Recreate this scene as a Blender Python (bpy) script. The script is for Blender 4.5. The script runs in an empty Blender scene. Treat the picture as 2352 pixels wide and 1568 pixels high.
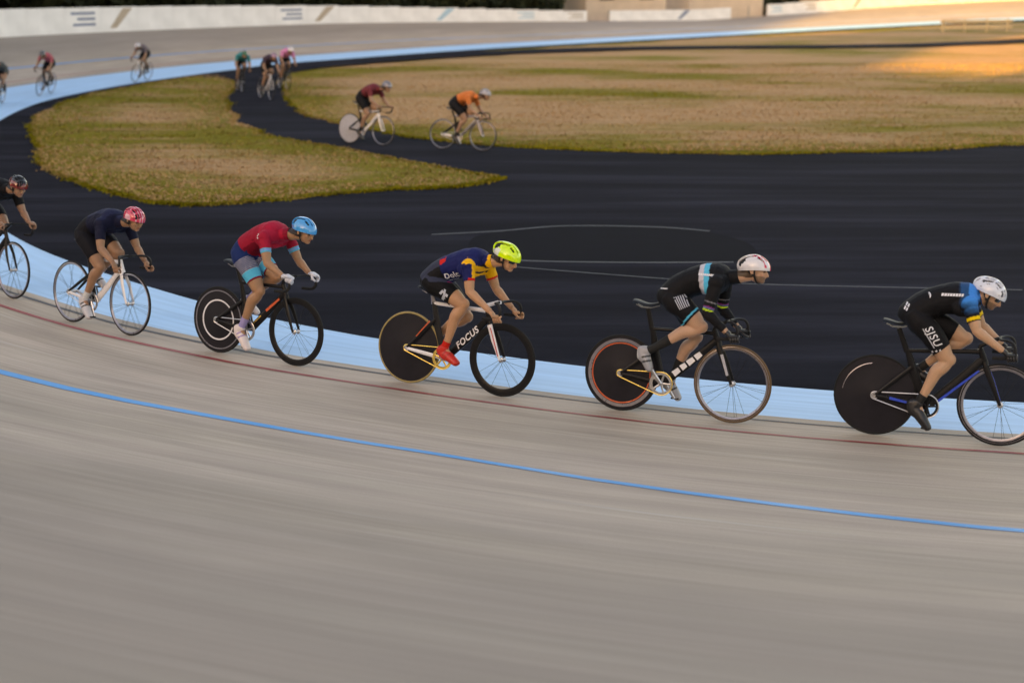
import bpy, bmesh, math, random
import numpy as np
from mathutils import Vector, Matrix, Quaternion, noise
from mathutils.bvhtree import BVHTree

random.seed(7)
SC = bpy.context.scene
COL = SC.collection
R = math.radians

# ------------------------------------------------------------------ camera, sky, sun, exposure
CAM_H = 3.78
cam_data = bpy.data.cameras.new('camera')
cam = bpy.data.objects.new('camera', cam_data)
COL.objects.link(cam)
cam.location = (0, 0, CAM_H)
PITCH = math.atan((784 + 60) / 3265.0)
cam.rotation_euler = (math.pi / 2 - PITCH, 0, 0)
cam_data.sensor_width = 36.0
cam_data.lens = 36.0 * 3265 / 2352
cam_data.clip_start = 0.05
cam_data.clip_end = 3000
cam_data.dof.use_dof = True            # a fast 50 mm lens, focused on the middle riders
cam_data.dof.focus_distance = 12.9
cam_data.dof.aperture_fstop = 1.2
SC.camera = cam

SUN_EL = R(10.0)
SUN_AZ = R(35)
SUN_DIR = Vector((-math.sin(SUN_AZ), -math.cos(SUN_AZ), 0))      # horizontal direction towards the sun
world = bpy.data.worlds.new("World")
SC.world = world
world.use_nodes = True
wn = world.node_tree
wn.nodes.clear()
sky = wn.nodes.new('ShaderNodeTexSky')
sky.sky_type = 'NISHITA'
sky.sun_disc = False
sky.sun_elevation = SUN_EL
sky.sun_rotation = math.atan2(SUN_DIR.x, SUN_DIR.y)
sky.air_density = 1.0
sky.dust_density = 2.0
sky.ozone_density = 1.0
bg = wn.nodes.new('ShaderNodeBackground')
bg.inputs[1].default_value = 0.15
wo = wn.nodes.new('ShaderNodeOutputWorld')
wn.links.new(sky.outputs[0], bg.inputs[0])
wn.links.new(bg.outputs[0], wo.inputs[0])

sun_d = bpy.data.lights.new('sun', 'SUN')
sun_d.energy = 5.0
sun_d.angle = R(0.53)
sun_d.color = (1.0, 0.64, 0.09)
sun = bpy.data.objects.new('sun', sun_d)
COL.objects.link(sun)
sv = Vector((SUN_DIR.x * math.cos(SUN_EL), SUN_DIR.y * math.cos(SUN_EL), math.sin(SUN_EL)))
sun.rotation_euler = sv.to_track_quat('Z', 'Y').to_euler()
sun.location = sv * 60

SC.view_settings.view_transform = 'Standard'
SC.view_settings.look = 'None'
SC.view_settings.gamma = 1.0
SC.view_settings.use_curve_mapping = False
SC.view_settings.exposure = 2.05
SC.view_settings.use_white_balance = True
SC.view_settings.white_balance_temperature = 9300
SC.view_settings.white_balance_tint = 24

# ------------------------------------------------------------------ materials
class NT:
    """small helper around a node tree"""
    def __init__(self, m):
        self.m = m; m.use_nodes = True
        self.t = m.node_tree; self.n = self.t.nodes
        self.b = self.n.get('Principled BSDF')
    def node(self, kind, **kw):
        x = self.n.new(kind)
        for k, v in kw.items():
            if k.startswith('i_'):
                x.inputs[k[2:].replace('_', ' ')].default_value = v
            else: setattr(x, k, v)
        return x
    def link(self, a, b): self.t.links.new(a, b)
    def ramp(self, src, stops):
        r = self.n.new('ShaderNodeValToRGB')
        e = r.color_ramp.elements
        while len(e) < len(stops): e.new(0.5)
        for i, (p, c) in enumerate(stops):
            e[i].position = p; e[i].color = (*c, 1) if len(c) == 3 else c
        self.link(src, r.inputs[0]); return r.outputs[0]
    def noise(self, vec, scale, detail=4, rough=.55):
        x = self.n.new('ShaderNodeTexNoise'); x.inputs['Scale'].default_value = scale
        x.inputs['Detail'].default_value = detail; x.inputs['Roughness'].default_value = rough
        if vec is not None: self.link(vec, x.inputs['Vector'])
        return x.outputs['Fac']
    def mapping(self, src, scale, rot=(0, 0, 0), loc=(0, 0, 0)):
        x = self.n.new('ShaderNodeMapping'); x.inputs['Scale'].default_value = scale
        x.inputs['Rotation'].default_value = rot; x.inputs['Location'].default_value = loc
        self.link(src, x.inputs['Vector']); return x.outputs[0]
    def coord(self, out='Object'):
        return self.n.new('ShaderNodeTexCoord').outputs[out]
    def mix(self, f, a, b, mode='MIX'):
        x = self.n.new('ShaderNodeMix'); x.data_type = 'RGBA'; x.blend_type = mode
        for inp, v in ((x.inputs['Factor'], f), (x.inputs['A'], a), (x.inputs['B'], b)):
            if isinstance(v, (int, float)): inp.default_value = v
            elif isinstance(v, tuple): inp.default_value = (*v, 1)
            else: self.link(v, inp)
        return x.outputs['Result']
    def bump(self, h, strength=.3, dist=.01):
        x = self.n.new('ShaderNodeBump'); x.inputs['Strength'].default_value = strength
        x.inputs['Distance'].default_value = dist
        self.link(h, x.inputs['Height']); self.link(x.outputs[0], self.b.inputs['Normal'])

MATS = {}
def plain(name, col, rough=.5, metal=0., coat=0., var=.12, scale=30., bump=.0):
    """principled paint / metal / rubber with a little procedural wear in it"""
    if name in MATS: return MATS[name]
    m = bpy.data.materials.new(name); t = NT(m)
    f = t.noise(t.coord(), scale)
    lo = tuple(c * (1 - var) for c in col); hi = tuple(min(1, c * (1 + var)) for c in col)
    t.link(t.ramp(f, [(.3, lo), (.7, hi)]), t.b.inputs['Base Color'])
    rr = t.node('ShaderNodeMapRange'); t.link(f, rr.inputs[0])
    rr.inputs[3].default_value = max(.03, rough - .08); rr.inputs[4].default_value = min(1, rough + .08)
    t.link(rr.outputs[0], t.b.inputs['Roughness'])
    t.b.inputs['Metallic'].default_value = metal
    t.b.inputs['Coat Weight'].default_value = coat
    t.b.inputs['Coat Roughness'].default_value = .12
    if bump: t.bump(t.noise(t.coord(), scale * 4), bump, .004)
    MATS[name] = m
    return m

def concrete_mat():
    m = bpy.data.materials.new('trowelled_concrete'); t = NT(m)
    uv = t.coord('UV')
    streak = t.noise(t.mapping(uv, (.16, 5.5, 1)), 1.0, 6, .6)
    streak2 = t.noise(t.mapping(uv, (.5, 26, 1)), 1.0, 4, .6)
    blot = t.noise(t.mapping(uv, (.16, .7, 1)), 1.0, 6, .62)
    fine = t.noise(uv, 55, 6, .7)
    c = t.ramp(streak, [(.22, (.305, .245, .192)), (.5, (.402, .333, .264)), (.78, (.490, .418, .342))])
    c = t.mix(.55, c, t.ramp(blot, [(.30, (.245, .190, .150)), (.44, (.360, .300, .236)), (.58, (.430, .348, .290)), (.72, (.48, .412, .330))]))
    c = t.mix(.7, c, t.ramp(streak2, [(.3, (.38, .38, .38)), (.7, (.62, .62, .62))]), 'OVERLAY')
    st3 = t.noise(t.mapping(uv, (.55, 3.2, 1), loc=(5, 3, 0)), 1.0, 5, .6)
    c = t.mix(.6, c, t.ramp(st3, [(.3, (.40, .40, .40)), (.7, (.60, .60, .60))]), 'OVERLAY')
    c = t.mix(.4, c, t.ramp(fine, [(.3, (.42, .42, .42)), (.7, (.58, .58, .58))]), 'OVERLAY')
    # the concrete grows darker up the banking, in ragged patches
    sx = t.node('ShaderNodeSeparateXYZ'); t.link(uv, sx.inputs[0])
    mr = t.node('ShaderNodeMapRange'); t.link(sx.outputs['Y'], mr.inputs[0]); mr.inputs[1].default_value = 4.2; mr.inputs[2].default_value = 8.0
    mr.inputs[3].default_value = 0.; mr.inputs[4].default_value = .62
    ad = t.node('ShaderNodeMath', operation='ADD'); t.link(mr.outputs[0], ad.inputs[0]); t.link(t.noise(t.mapping(uv, (.3, .8, 1), loc=(2, 9, 0)), 1.0, 6, .65), ad.inputs[1])
    c = t.mix(t.ramp(ad.outputs[0], [(.45, (0, 0, 0)), (1.0, (.62, .62, .62))]), c, (.215, .180, .155))
    # dark smears left by tyres, running along the track
    sm = t.noise(t.mapping(uv, (.35, 9, 1), loc=(4.1, 7.7, 0)), 1.0, 2)
    c = t.mix(t.ramp(sm, [(.68, (0, 0, 0)), (.8, (.35, .35, .35))]), c, (.17, .145, .13))
    lt = t.noise(t.mapping(uv, (.3, 7, 1), loc=(9.1, 1.7, 0)), 1.0, 2)
    c = t.mix(t.ramp(lt, [(.68, (0, 0, 0)), (.8, (.4, .4, .4))]), c, (.60, .57, .54))
    t.link(c, t.b.inputs['Base Color'])
    t.b.inputs['Roughness'].default_value = .78
    t.bump(fine, .25, .004)
    return m

def paint_mat(name, col, wear, rough=.6, under=(.38, .34, .31)):
    m = bpy.data.materials.new(name); t = NT(m)
    uv = t.coord('UV')
    s = t.noise(t.mapping(uv, (.4, 9, 1)), 1.0, 5, .6)
    f = t.noise(uv, 40, 6, .7)
    lo = tuple(c * .84 for c in col); hi = tuple(min(.95, c * 1.1) for c in col)
    c = t.ramp(s, [(.3, lo), (.7, hi)])
    c = t.mix(t.ramp(f, [(.66 - wear * .2, (0, 0, 0)), (.72, (wear, wear, wear))]), c, under)
    t.link(c, t.b.inputs['Base Color']); t.b.inputs['Roughness'].default_value = rough
    t.bump(f, .2, .003)
    return m

def asphalt_mat():
    m = bpy.data.materials.new('sealed_asphalt'); t = NT(m)
    o = t.coord()
    g = t.noise(o, 160, 4, .8)
    a = t.noise(t.mapping(o, (.10, .9, 1)), 1.0, 6, .62)
    b = t.noise(t.mapping(o, (.35, 2.8, 1)), 1.0, 4, .6)
    c = t.ramp(a, [(.28, (.0080, .0084, .0115)), (.5, (.0135, .0145, .0208)), (.72, (.0265, .0285, .041))])
    c = t.mix(.5, c, t.ramp(b, [(.3, (.40, .40, .40)), (.7, (.62, .62, .62))]), 'OVERLAY')
    c = t.mix(.35, c, t.ramp(g, [(.35, (.30, .30, .30)), (.7, (.75, .75, .75))]), 'OVERLAY')
    t.link(c, t.b.inputs['Base Color'])
    t.b.inputs['Roughness'].default_value = 1.0
    t.b.inputs['Specular IOR Level'].default_value = .03
    t.bump(g, .4, .006)
    return m

def turf_mat(name='dry_turf', tuft=False):
    m = bpy.data.materials.new(name); t = NT(m)
    o = t.node('ShaderNodeNewGeometry').outputs['Position']
    big = t.noise(t.mapping(o, (.09, .17, .2), rot=(0, 0, R(-14)), loc=(3, 5, 0)), 1.0, 4, .55)
    mid = t.noise(t.mapping(o, (.22, 1.5, 1), rot=(0, 0, R(-4))), 1.0, 5, .65)
    fin = t.noise(t.mapping(o, (6, 10, 6)), 1.0, 6, .75)
    straw = t.ramp(fin, [(.25, (.28, .165, .078)), (.5, (.41, .25, .125)), (.78, (.56, .375, .21))])
    green = t.ramp(fin, [(.25, (.085, .075, .005)), (.55, (.18, .155, .009)), (.8, (.28, .235, .02))])
    f = t.node('ShaderNodeMath', operation='ADD'); t.link(big, f.inputs[0])
    h = t.node('ShaderNodeMath', operation='MULTIPLY'); t.link(mid, h.inputs[0]); h.inputs[1].default_value = .55
    t.link(h.outputs[0], f.inputs[1])
    # greener where water collects, along the edge of the grass
    at = t.node('ShaderNodeAttribute', attribute_name='edge')
    g = t.node('ShaderNodeMath', operation='ADD'); t.link(f.outputs[0], g.inputs[0]); t.link(at.outputs['Fac'], g.inputs[1])
    k = t.ramp(g.outputs[0], [(.74, (0, 0, 0)), (.93, (1, 1, 1))])
    c = t.mix(k, straw, green)
    c = t.mix(.45, c, t.ramp(mid, [(.3, (.36, .36, .36)), (.7, (.62, .62, .62))]), 'OVERLAY')
    t.link(c, t.b.inputs['Base Color']); t.b.inputs['Roughness'].default_value = .95
    t.b.inputs['Specular IOR Level'].default_value = .1
    if not tuft: t.bump(fin, .8, .05)
    return m

def attr_mat(name, rough, sheen=0., coat=0., sss=0., bump=.0, bscale=200., spec=.5):
    """reads the printed / natural colour of each vertex ('paint')"""
    m = bpy.data.materials.new(name); t = NT(m)
    a = t.node('ShaderNodeAttribute', attribute_name='paint')
    f = t.noise(t.coord(), bscale, 3)
    c = t.mix(.35, a.outputs['Color'], t.ramp(f, [(.3, (.40, .40, .40)), (.7, (.60, .60, .60))]), 'OVERLAY')
    t.link(c, t.b.inputs['Base Color'])
    t.b.inputs['Roughness'].default_value = rough
    t.b.inputs['Specular IOR Level'].default_value = spec
    t.b.inputs['Sheen Weight'].default_value = sheen
    t.b.inputs['Coat Weight'].default_value = coat
    if sss:
        t.b.inputs['Subsurface Weight'].default_value = sss
        t.b.inputs['Subsurface Radius'].default_value = (1, .35, .2)
        t.b.inputs['Subsurface Scale'].default_value = .012
    if bump: t.bump(f, bump, .003)
    return m

M_CONC = concrete_mat()
M_COTE = paint_mat('pale_blue_paint', (.32, .585, .85), .30)
M_BLUE = paint_mat('stayers_line_paint', (.003, .29, .66), .12, .5)
M_RED = paint_mat('sprinters_line_paint', (.30, .045, .045), .35)
M_BLACK = paint_mat('measuring_line_paint', (.035, .035, .042), .4)
M_ASPH = asphalt_mat()
M_TURF = turf_mat()
M_TUFT = turf_mat('dry_grass_blades', True)
M_FABRIC = attr_mat('printed_lycra', .65, bump=.15, bscale=90, spec=.12)
M_SKIN = attr_mat('skin', .48, sss=.15, bump=.1, bscale=120, spec=.4)
M_LEATH = attr_mat('shoe_and_glove_material', .38, bump=.1, bscale=150)
M_SHELL = attr_mat('helmet_shell', .22, coat=.6, bscale=40)

# ------------------------------------------------------------------ helpers
def tag(o, label=None, cat=None, group=None, kind=None):
    if label: o['label'] = label
    if cat: o['category'] = cat
    if group: o['group'] = group
    if kind: o['kind'] = kind
    return o

def link_mesh(name, me, mat=None, parent=None, smooth=False):
    o = bpy.data.objects.new(name, me); COL.objects.link(o)
    if mat is not None:
        for x in (mat if isinstance(mat, (list, tuple)) else [mat]): me.materials.append(x)
    if smooth: me.shade_smooth()
    if parent is not None: o.parent = parent
    return o

def pydata(name, V, F, mat=None, parent=None, smooth=False, UV=None):
    me = bpy.data.meshes.new(name)
    me.from_pydata([tuple(v) for v in V], [], [tuple(f) for f in F])
    if UV is not None:
        l = me.uv_layers.new(name='UVMap')
        idx = np.empty(len(me.loops), dtype=np.int32); me.loops.foreach_get('vertex_index', idx)
        l.data.foreach_set('uv', np.asarray(UV, dtype=np.float32)[idx].ravel())
    me.update()
    return link_mesh(name, me, mat, parent, smooth)

def empty(name, loc=(0, 0, 0)):
    o = bpy.data.objects.new(name, None); o.empty_display_size = .2
    o.location = loc; COL.objects.link(o); return o

def catmull(P, n):
    P = np.array(P, float); o = []
    for i in range(len(P) - 1):
        p0 = P[max(i - 1, 0)]; p1 = P[i]; p2 = P[i + 1]; p3 = P[min(i + 2, len(P) - 1)]
        for k in range(n):
            t = k / n
            o.append(.5 * ((2 * p1) + (-p0 + p2) * t + (2 * p0 - 5 * p1 + 4 * p2 - p3) * t * t + (-p0 + 3 * p1 - 3 * p2 + p3) * t ** 3))
    o.append(P[-1]); return np.array(o)

def closed_catmull(P, n):
    P = np.array(P, float); N = len(P); o = []
    for i in range(N):
        p0, p1, p2, p3 = P[(i - 1) % N], P[i], P[(i + 1) % N], P[(i + 2) % N]
        for k in range(n):
            t = k / n
            o.append(.5 * ((2 * p1) + (-p0 + p2) * t + (2 * p0 - 5 * p1 + 4 * p2 - p3) * t * t + (-p0 + 3 * p1 - 3 * p2 + p3) * t ** 3))
    return np.array(o)

# ------------------------------------------------------------------ the track
# plan of the inner edge of the track, metres; the far straight comes first, the near bend last
TRACK = [(150, 190), (112, 178), (75, 150), (43.3, 123.2), (33.2, 113.0), (21.3, 100.5), (12, 90.2), (3.2, 80.6), (-2, 74.5),
         (-7.5, 66.5), (-11.2, 59), (-13.3, 52), (-14.2, 46.5), (-14.2, 42), (-13.2, 36), (-11.5, 30), (-9.4, 24.5),
         (-6.93, 20.16), (-4.02, 16.82), (-2.04, 15.14), (-.41, 14.19), (1.2, 13.42), (2.7, 12.87), (4.67, 12.4),
         (7, 12.15), (10, 12.3), (16, 13.5), (26, 17.5), (40, 28)]
CP = catmull(TRACK, 24)
seg = np.hypot(*np.diff(CP, axis=0).T); arc = np.concatenate([[0], np.cumsum(seg)])
NS = int(arc[-1] / .5)
SS = np.linspace(0, arc[-1], NS)
CI = np.stack([np.interp(SS, arc, CP[:, 0]), np.interp(SS, arc, CP[:, 1])], 1)
TG = np.gradient(CI, axis=0); TG /= np.linalg.norm(TG, axis=1)[:, None]
NO = np.stack([TG[:, 1], -TG[:, 0]], 1)                  # outward
def s_at(i): return arc[min(int(i * 24), len(arc) - 1)]     # arc length at control point i
W_TRACK = 9.7
HS = np.interp(SS, [s_at(i) for i in (0, 2, 3, 4, 5, 6, 7, 8, 9, 11, 13, 15, 17, 22)],
               [1.6, 1.6, 1.1, .74, .46, .72, .97, 1.12, 1.16, 1.25, 1.6, 1.7, 1.3, 1.18])
CW = np.interp(SS, [s_at(i) for i in (0, 5, 7, 9, 11, 13, 15, 17, 19)], [1.4, 1.4, 1.6, 1.9, 2.4, 2.8, 2.3, 1.6, 1.38])
def near_prof(u):
    v = u - .85; s0 = math.tan(R(3)); s1 = math.tan(R(8)); L = 4.
    if u < .85: return u * .1 / .85
    if v < L: return .1 + s0 * v + (s1 - s0) * v * v / (2 * L)
    return .1 + s0 * L + (s1 - s0) * L / 2 + s1 * (v - L)
RIM = near_prof(W_TRACK)
def z_at(i, u):
    cw = CW[i]; k = HS[i] / RIM
    if u <= cw: return near_prof(1.38) * u / cw
    uu = 1.38 + (u - cw) * (W_TRACK - 1.38) / (W_TRACK - cw)
    return near_prof(1.38) + (near_prof(uu) - near_prof(1.38)) * (HS[i] - .15) / (RIM - .15)
def surf(s, u):
    """point, tangent, normal of the track surface at arc length s and distance u from the inner edge"""
    x = s / arc[-1] * (NS - 1); i = min(max(int(x), 1), NS - 3); f = x - i
    tg_ = TG[i] * (1 - f) + TG[i + 1] * f; no_ = NO[i] * (1 - f) + NO[i + 1] * f
    p = CI[i] * (1 - f) + CI[i + 1] * f + no_ * u
    z = z_at(i, u) * (1 - f) + z_at(i + 1, u) * f; dz = (z_at(i, u + .1) - z_at(i, max(u - .1, 0))) / (.1 + min(u, .1))
    T = Vector((tg_[0], tg_[1], 0)); A = Vector((no_[0], no_[1], dz)).normalized()
    N = T.cross(A); N = N if N.z > 0 else -N
    return Vector((p[0], p[1], z)), T, N

def strip(name, us, mat, lift=0., i0=0, i1=None, kind='structure', wfun=None):
    i1 = i1 or NS
    V, UV, F = [], [], []
    for i in range(i0, i1):
        uu = us(i) if callable(us) else us
        for u in uu:
            p = CI[i] + NO[i] * u
            V.append((p[0], p[1], z_at(i, u) + lift)); UV.append((SS[i], u))
    n = len(us(i0) if callable(us) else us)
    for a in range(i1 - i0 - 1):
        for b in range(n - 1):
            q = a * n + b
            F.append((q, q + n, q + n + 1, q + 1))
    o = pydata(name, V, F, mat, smooth=True, UV=UV)
    me = o.data
    if me.polygons[len(me.polygons) // 2].normal.z < 0: me.flip_normals()
    return tag(o, kind=kind)

strip('cote_d_azur', lambda i: list(np.linspace(0, CW[i], 4)), M_COTE)
strip('track', lambda i: list(np.linspace(CW[i], W_TRACK, 26)), M_CONC)
def line_us(u0, w, drift=0):
    def f(i):
        ww = w * (1 + .75 * abs(np.interp(SS[i], [s_at(15), s_at(19), s_at(21), s_at(23)], [1, .9, 0, .3])))
        c = CW[i] + (u0 - 1.38) + drift * np.interp(SS[i], [s_at(20), s_at(21), s_at(22.6), s_at(24)], [0, .02, .38, .5])
        return [c - ww / 2, c + ww / 2]
    return f
strip('measuring_line', line_us(1.56, .035), M_BLACK, .004)
strip('sprinters_line', line_us(2.04, .04), M_RED, .004)
strip('stayers_line', line_us(3.93, .075, 1), M_BLUE, .004)
# concrete ledge and the back face of the banking
V, F, UV = [], [], []
for i in range(NS):
    for k, (u, dz) in enumerate(((W_TRACK, 0), (W_TRACK + .45, 0), (W_TRACK + .45, -HS[i] - .4))):
        p = CI[i] + NO[i] * u; V.append((p[0], p[1], z_at(i, W_TRACK) + dz)); UV.append((SS[i], u - dz))
for a in range(NS - 1):
    for b in range(2):
        q = a * 3 + b; F.append((q, q + 3, q + 4, q + 1))
tag(pydata('track_rim', V, F, M_CONC, UV=UV), kind='structure')

# ------------------------------------------------------------------ ground, apron, grass, paths
def sheet(name, loop, z, mat, skirt=.0, edge=False, kind='structure'):
    bm = bmesh.new()
    vs = [bm.verts.new((p[0], p[1], z)) for p in loop]
    f = bm.faces.new(vs)
    if f.normal.z < 0: f.normal_flip()
    if skirt:
        es = list(f.edges)
        lo = [bm.verts.new((p[0], p[1], z - skirt)) for p in loop]
        n = len(vs)
        for i in range(n): bm.faces.new((vs[i], vs[(i + 1) % n], lo[(i + 1) % n], lo[i]))
    bmesh.ops.recalc_face_normals(bm, faces=bm.faces)
    bmesh.ops.triangulate(bm, faces=bm.faces)
    me = bpy.data.meshes.new(name); bm.to_mesh(me); bm.free()
    return tag(link_mesh(name, me, mat), kind=kind)

m = bpy.data.materials.new('bare_earth'); t = NT(m); o_ = t.coord()
t.link(t.ramp(t.noise(o_, .35, 8, .7), [(.3, (.045, .036, .026)), (.7, (.10, .08, .055))]), t.b.inputs['Base Color'])
t.b.inputs['Roughness'].default_value = .95
M_EARTH = m
sheet('ground', [(-1500, -1500), (1500, -1500), (1500, 1500), (-1500, 1500)], -.30, M_EARTH)
sheet('apron', [tuple(p) for p in CI[::2]] + [(75, 70)], -.004, M_ASPH)

def jitter(P, a, f=.5):
    o = []
    for p in P:
        v = noise.noise(Vector((p[0] * f, p[1] * f, 3.3))); w = noise.noise(Vector((p[0] * f, p[1] * f, 9.3)))
        v += .45 * noise.noise(Vector((p[0] * 2.7, p[1] * 2.7, 1.3))); w += .45 * noise.noise(Vector((p[0] * 2.7, p[1] * 2.7, 5.3)))
        o.append((p[0] + v * a, p[1] + w * a))
    return o
ISLAND = [(-.15, 27.05), (-.9, 26.2), (-2.4, 25.5), (-4.3, 24.3), (-5.4, 23.9), (-6.7, 24.6), (-7.9, 26.3), (-9.3, 28.7), (-10.7, 31.9),
          (-12.0, 35.6), (-13.1, 40.0), (-13.5, 44.1), (-13.3, 47.8), (-12.6, 51.8), (-11.8, 54.6), (-10.9, 54.2), (-9.6, 49.7),
          (-8.5, 42.9), (-6.9, 36.6), (-4.8, 32.8), (-2.5, 29.9), (-1.2, 28.1)]
INNER = [(30, 41.5), (20, 36), (11.6, 32.4), (6.9, 31.2), (3.1, 31.1), (-.5, 32.4), (-3.5, 35.6), (-5.8, 40.2), (-7.4, 46.9), (-8.6, 53.9),
         (-9.4, 58.0), (-7.4, 63.9), (-1.1, 73.3), (4, 79.2), (13, 89), (22.3, 98.8), (34.5, 111), (60, 133), (90, 150), (110, 130), (80, 80)]
isl = jitter(closed_catmull(ISLAND, 22), .25)
inn = jitter(closed_catmull(INNER, 22), .3)

def inside(P, X, Y):
    P = np.array(P); c = np.zeros(X.shape, bool); n = len(P); j = n - 1
    for i in range(n):
        xi, yi = P[i]; xj, yj = P[j]
        c ^= ((yi > Y) != (yj > Y)) & (X < (xj - xi) * (Y - yi) / (yj - yi + 1e-12) + xi)
        j = i
    return c
def dist_loop(P, X, Y):
    P = np.array(P); d = np.full(X.shape, 1e9)
    for p in P: d = np.minimum(d, (X - p[0]) ** 2 + (Y - p[1]) ** 2)
    return np.sqrt(d)

def turf(name, loop, step, span):
    """gently uneven grass surface: a fine grid clipped to the outline, blended down to the edge"""
    base = sheet(name, loop, .012, M_TURF, skirt=.04)
    bm = bmesh.new(); bm.from_mesh(base.data)
    for k in range(int((span[1] - span[0]) / step)):
        bmesh.ops.bisect_plane(bm, geom=bm.verts[:] + bm.edges[:] + bm.faces[:], plane_co=(0, span[0] + k * step, 0), plane_no=(0, 1, 0))
    for k in range(int((span[3] - span[2]) / (step * 1.5))):
        bmesh.ops.bisect_plane(bm, geom=bm.verts[:] + bm.edges[:] + bm.faces[:], plane_co=(span[2] + k * step * 1.5, 0, 0), plane_no=(1, 0, 0))
    bmesh.ops.triangulate(bm, faces=bm.faces)
    bm.to_mesh(base.data); bm.free()
    me = base.data
    n = len(me.vertices); co = np.empty(n * 3); me.vertices.foreach_get('co', co); co = co.reshape(-1, 3)
    d = dist_loop(loop, co[:, 0], co[:, 1])
    top = co[:, 2] > 0
    for i in range(n):
        if top[i]:
            k = min(1, d[i] / .5)
            co[i, 2] += k * (.045 + .035 * noise.noise(Vector((co[i, 0] * .9, co[i, 1] * .9, 0))))
    me.vertices.foreach_set('co', co.ravel())
    a = me.attributes.new('edge', 'FLOAT', 'POINT')
    a.data.foreach_set('value', (.27 * np.exp(-(d / (1.7 if name == 'grass_island' else 1.0)) ** 2)).astype(np.float32))
    me.shade_smooth()
    return base
turf('grass_island', isl, .8, (23, 56, -14, 1))
turf('infield_grass', inn, 1.6, (30, 112, -10, 50))

PATH = catmull([(-10.3, 52.5), (-10.1, 55), (-9.0, 59), (-6.3, 63.4), (-3, 67.4), (1, 70.9), (6, 73.8), (12, 75.2), (18, 76), (24, 78.5), (31, 84), (40, 94)], 10)
tg = np.gradient(PATH, axis=0); tg /= np.linalg.norm(tg, axis=1)[:, None]
V, F = [], []
for j_, (p, q) in enumerate(zip(PATH, tg)):
    for s_ in (-1.45, 1.45): V.append((p[0] - q[1] * s_, p[1] + q[0] * s_, .004 + .111 * min(1, j_ / 22)))
for i in range(len(PATH) - 1): F.append((2 * i + 1, 2 * i, 2 * i + 2, 2 * i + 3))
tag(pydata('path', V, F, M_ASPH), kind='structure')

# repair patch and old court lines on the apron
M_SEAL = plain('fresh_sealer', (.0052, .0056, .0095), .95, var=.25, scale=3)
M_SEAL.node_tree.nodes['Principled BSDF'].inputs['Specular IOR Level'].default_value = .05
M_OLDLINE = paint_mat('worn_white_line', (.060, .064, .078), .8, under=(.03, .03, .04))
PATCH = closed_catmull([(-.5, 19.4), (-.6, 20.6), (-.2, 21.25), (.8, 21.7), (2.2, 21.6), (3.0, 21.2), (3.45, 20.1), (3.1, 19.0), (1.6, 18.95), (.2, 19.05)], 8)
sheet('asphalt_patch', [tuple(p) for p in PATCH], .0, M_SEAL)
def ground_line(name, pts, w, z=.004):
    P = catmull(pts, 8); q = np.gradient(P, axis=0); q /= np.linalg.norm(q, axis=1)[:, None]
    V = []; F = []
    for a, b in zip(P, q):
        for s_ in (-w / 2, w / 2): V.append((a[0] - b[1] * s_, a[1] + b[0] * s_, z))
    for i in range(len(P) - 1): F.append((2 * i + 1, 2 * i, 2 * i + 2, 2 * i + 3))
    return tag(pydata(name, V, F, M_OLDLINE), kind='structure')
ground_line('painted_line', [(-1.2, 21.0), (-.2, 21.3), (.8, 21.75), (2.2, 21.66), (3.0, 21.3)], .05)
ground_line('painted_line', [(-.6, 19.35), (.2, 19.0), (1.6, 18.88), (3.0, 18.9)], .05)
ground_line('painted_line', [(-.6, 18.9), (.1, 18.55), (2.3, 17.7), (3.4, 17.45), (6.3, 17.15)], .03)

# ------------------------------------------------------------------ boundary wall of boards on the far rim
M_BOARD = plain('white_board_paint', (.84, .83, .83), .5, var=.10, scale=1.1)
M_NAVY = plain('navy_print', (.17, .22, .34), .5, var=.1, scale=4)
M_SKYP = plain('pale_print', (.36, .56, .68), .5, var=.1, scale=4)
M_DUNP = plain('buff_print', (.45, .36, .28), .5, var=.1, scale=4)
M_POST = plain('galvanised_steel', (.35, .35, .36), .4, metal=.8)

def box_bm(bm, lo, hi, M=None):
    vs = [bm.verts.new((x, y, z)) for x in (lo[0], hi[0]) for y in (lo[1], hi[1]) for z in (lo[2], hi[2])]
    for f in ((0, 1, 3, 2), (4, 6, 7, 5), (0, 4, 5, 1), (2, 3, 7, 6), (0, 2, 6, 4), (1, 5, 7, 3)):
        bm.faces.new([vs[i] for i in f])
    if M is not None:
        for v in vs: v.co = M @ v.co
    return vs
def box_mesh(name, lo, hi):
    bm = bmesh.new(); box_bm(bm, lo, hi); bmesh.ops.recalc_face_normals(bm, faces=bm.faces)
    me = bpy.data.meshes.new(name); bm.to_mesh(me); bm.free(); return me

wall = empty('boundary_wall', (CI[NS // 3][0], CI[NS // 3][1], 0))
wall.location = (0, 0, 0)
tag(wall, 'long low wall of white boards along the rim of the far banking', 'wall')
PL = 2.44
panel_me = box_mesh('panel', (.004, -.02, 0), (PL - .004, .02, 1)); panel_me.materials.append(M_BOARD)
post_me = box_mesh('post', (-.035, -.085, -.05), (.035, -.025, 1.0)); post_me.materials.append(M_POST)
rimP = CI + NO * (W_TRACK + .12); rimZ = np.array([z_at(i, W_TRACK) for i in range(NS)])
ra = np.concatenate([[0], np.cumsum(np.hypot(*np.diff(rimP, axis=0).T))])
def rim_pt(a): return Vector((np.interp(a, ra, rimP[:, 0]), np.interp(a, ra, rimP[:, 1]), np.interp(a, ra, rimZ)))
a_end = float(np.interp(s_at(15), SS, ra)); a = float(np.interp(s_at(1), SS, ra)); k = 0
GAP = {47, 48, 55}
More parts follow.
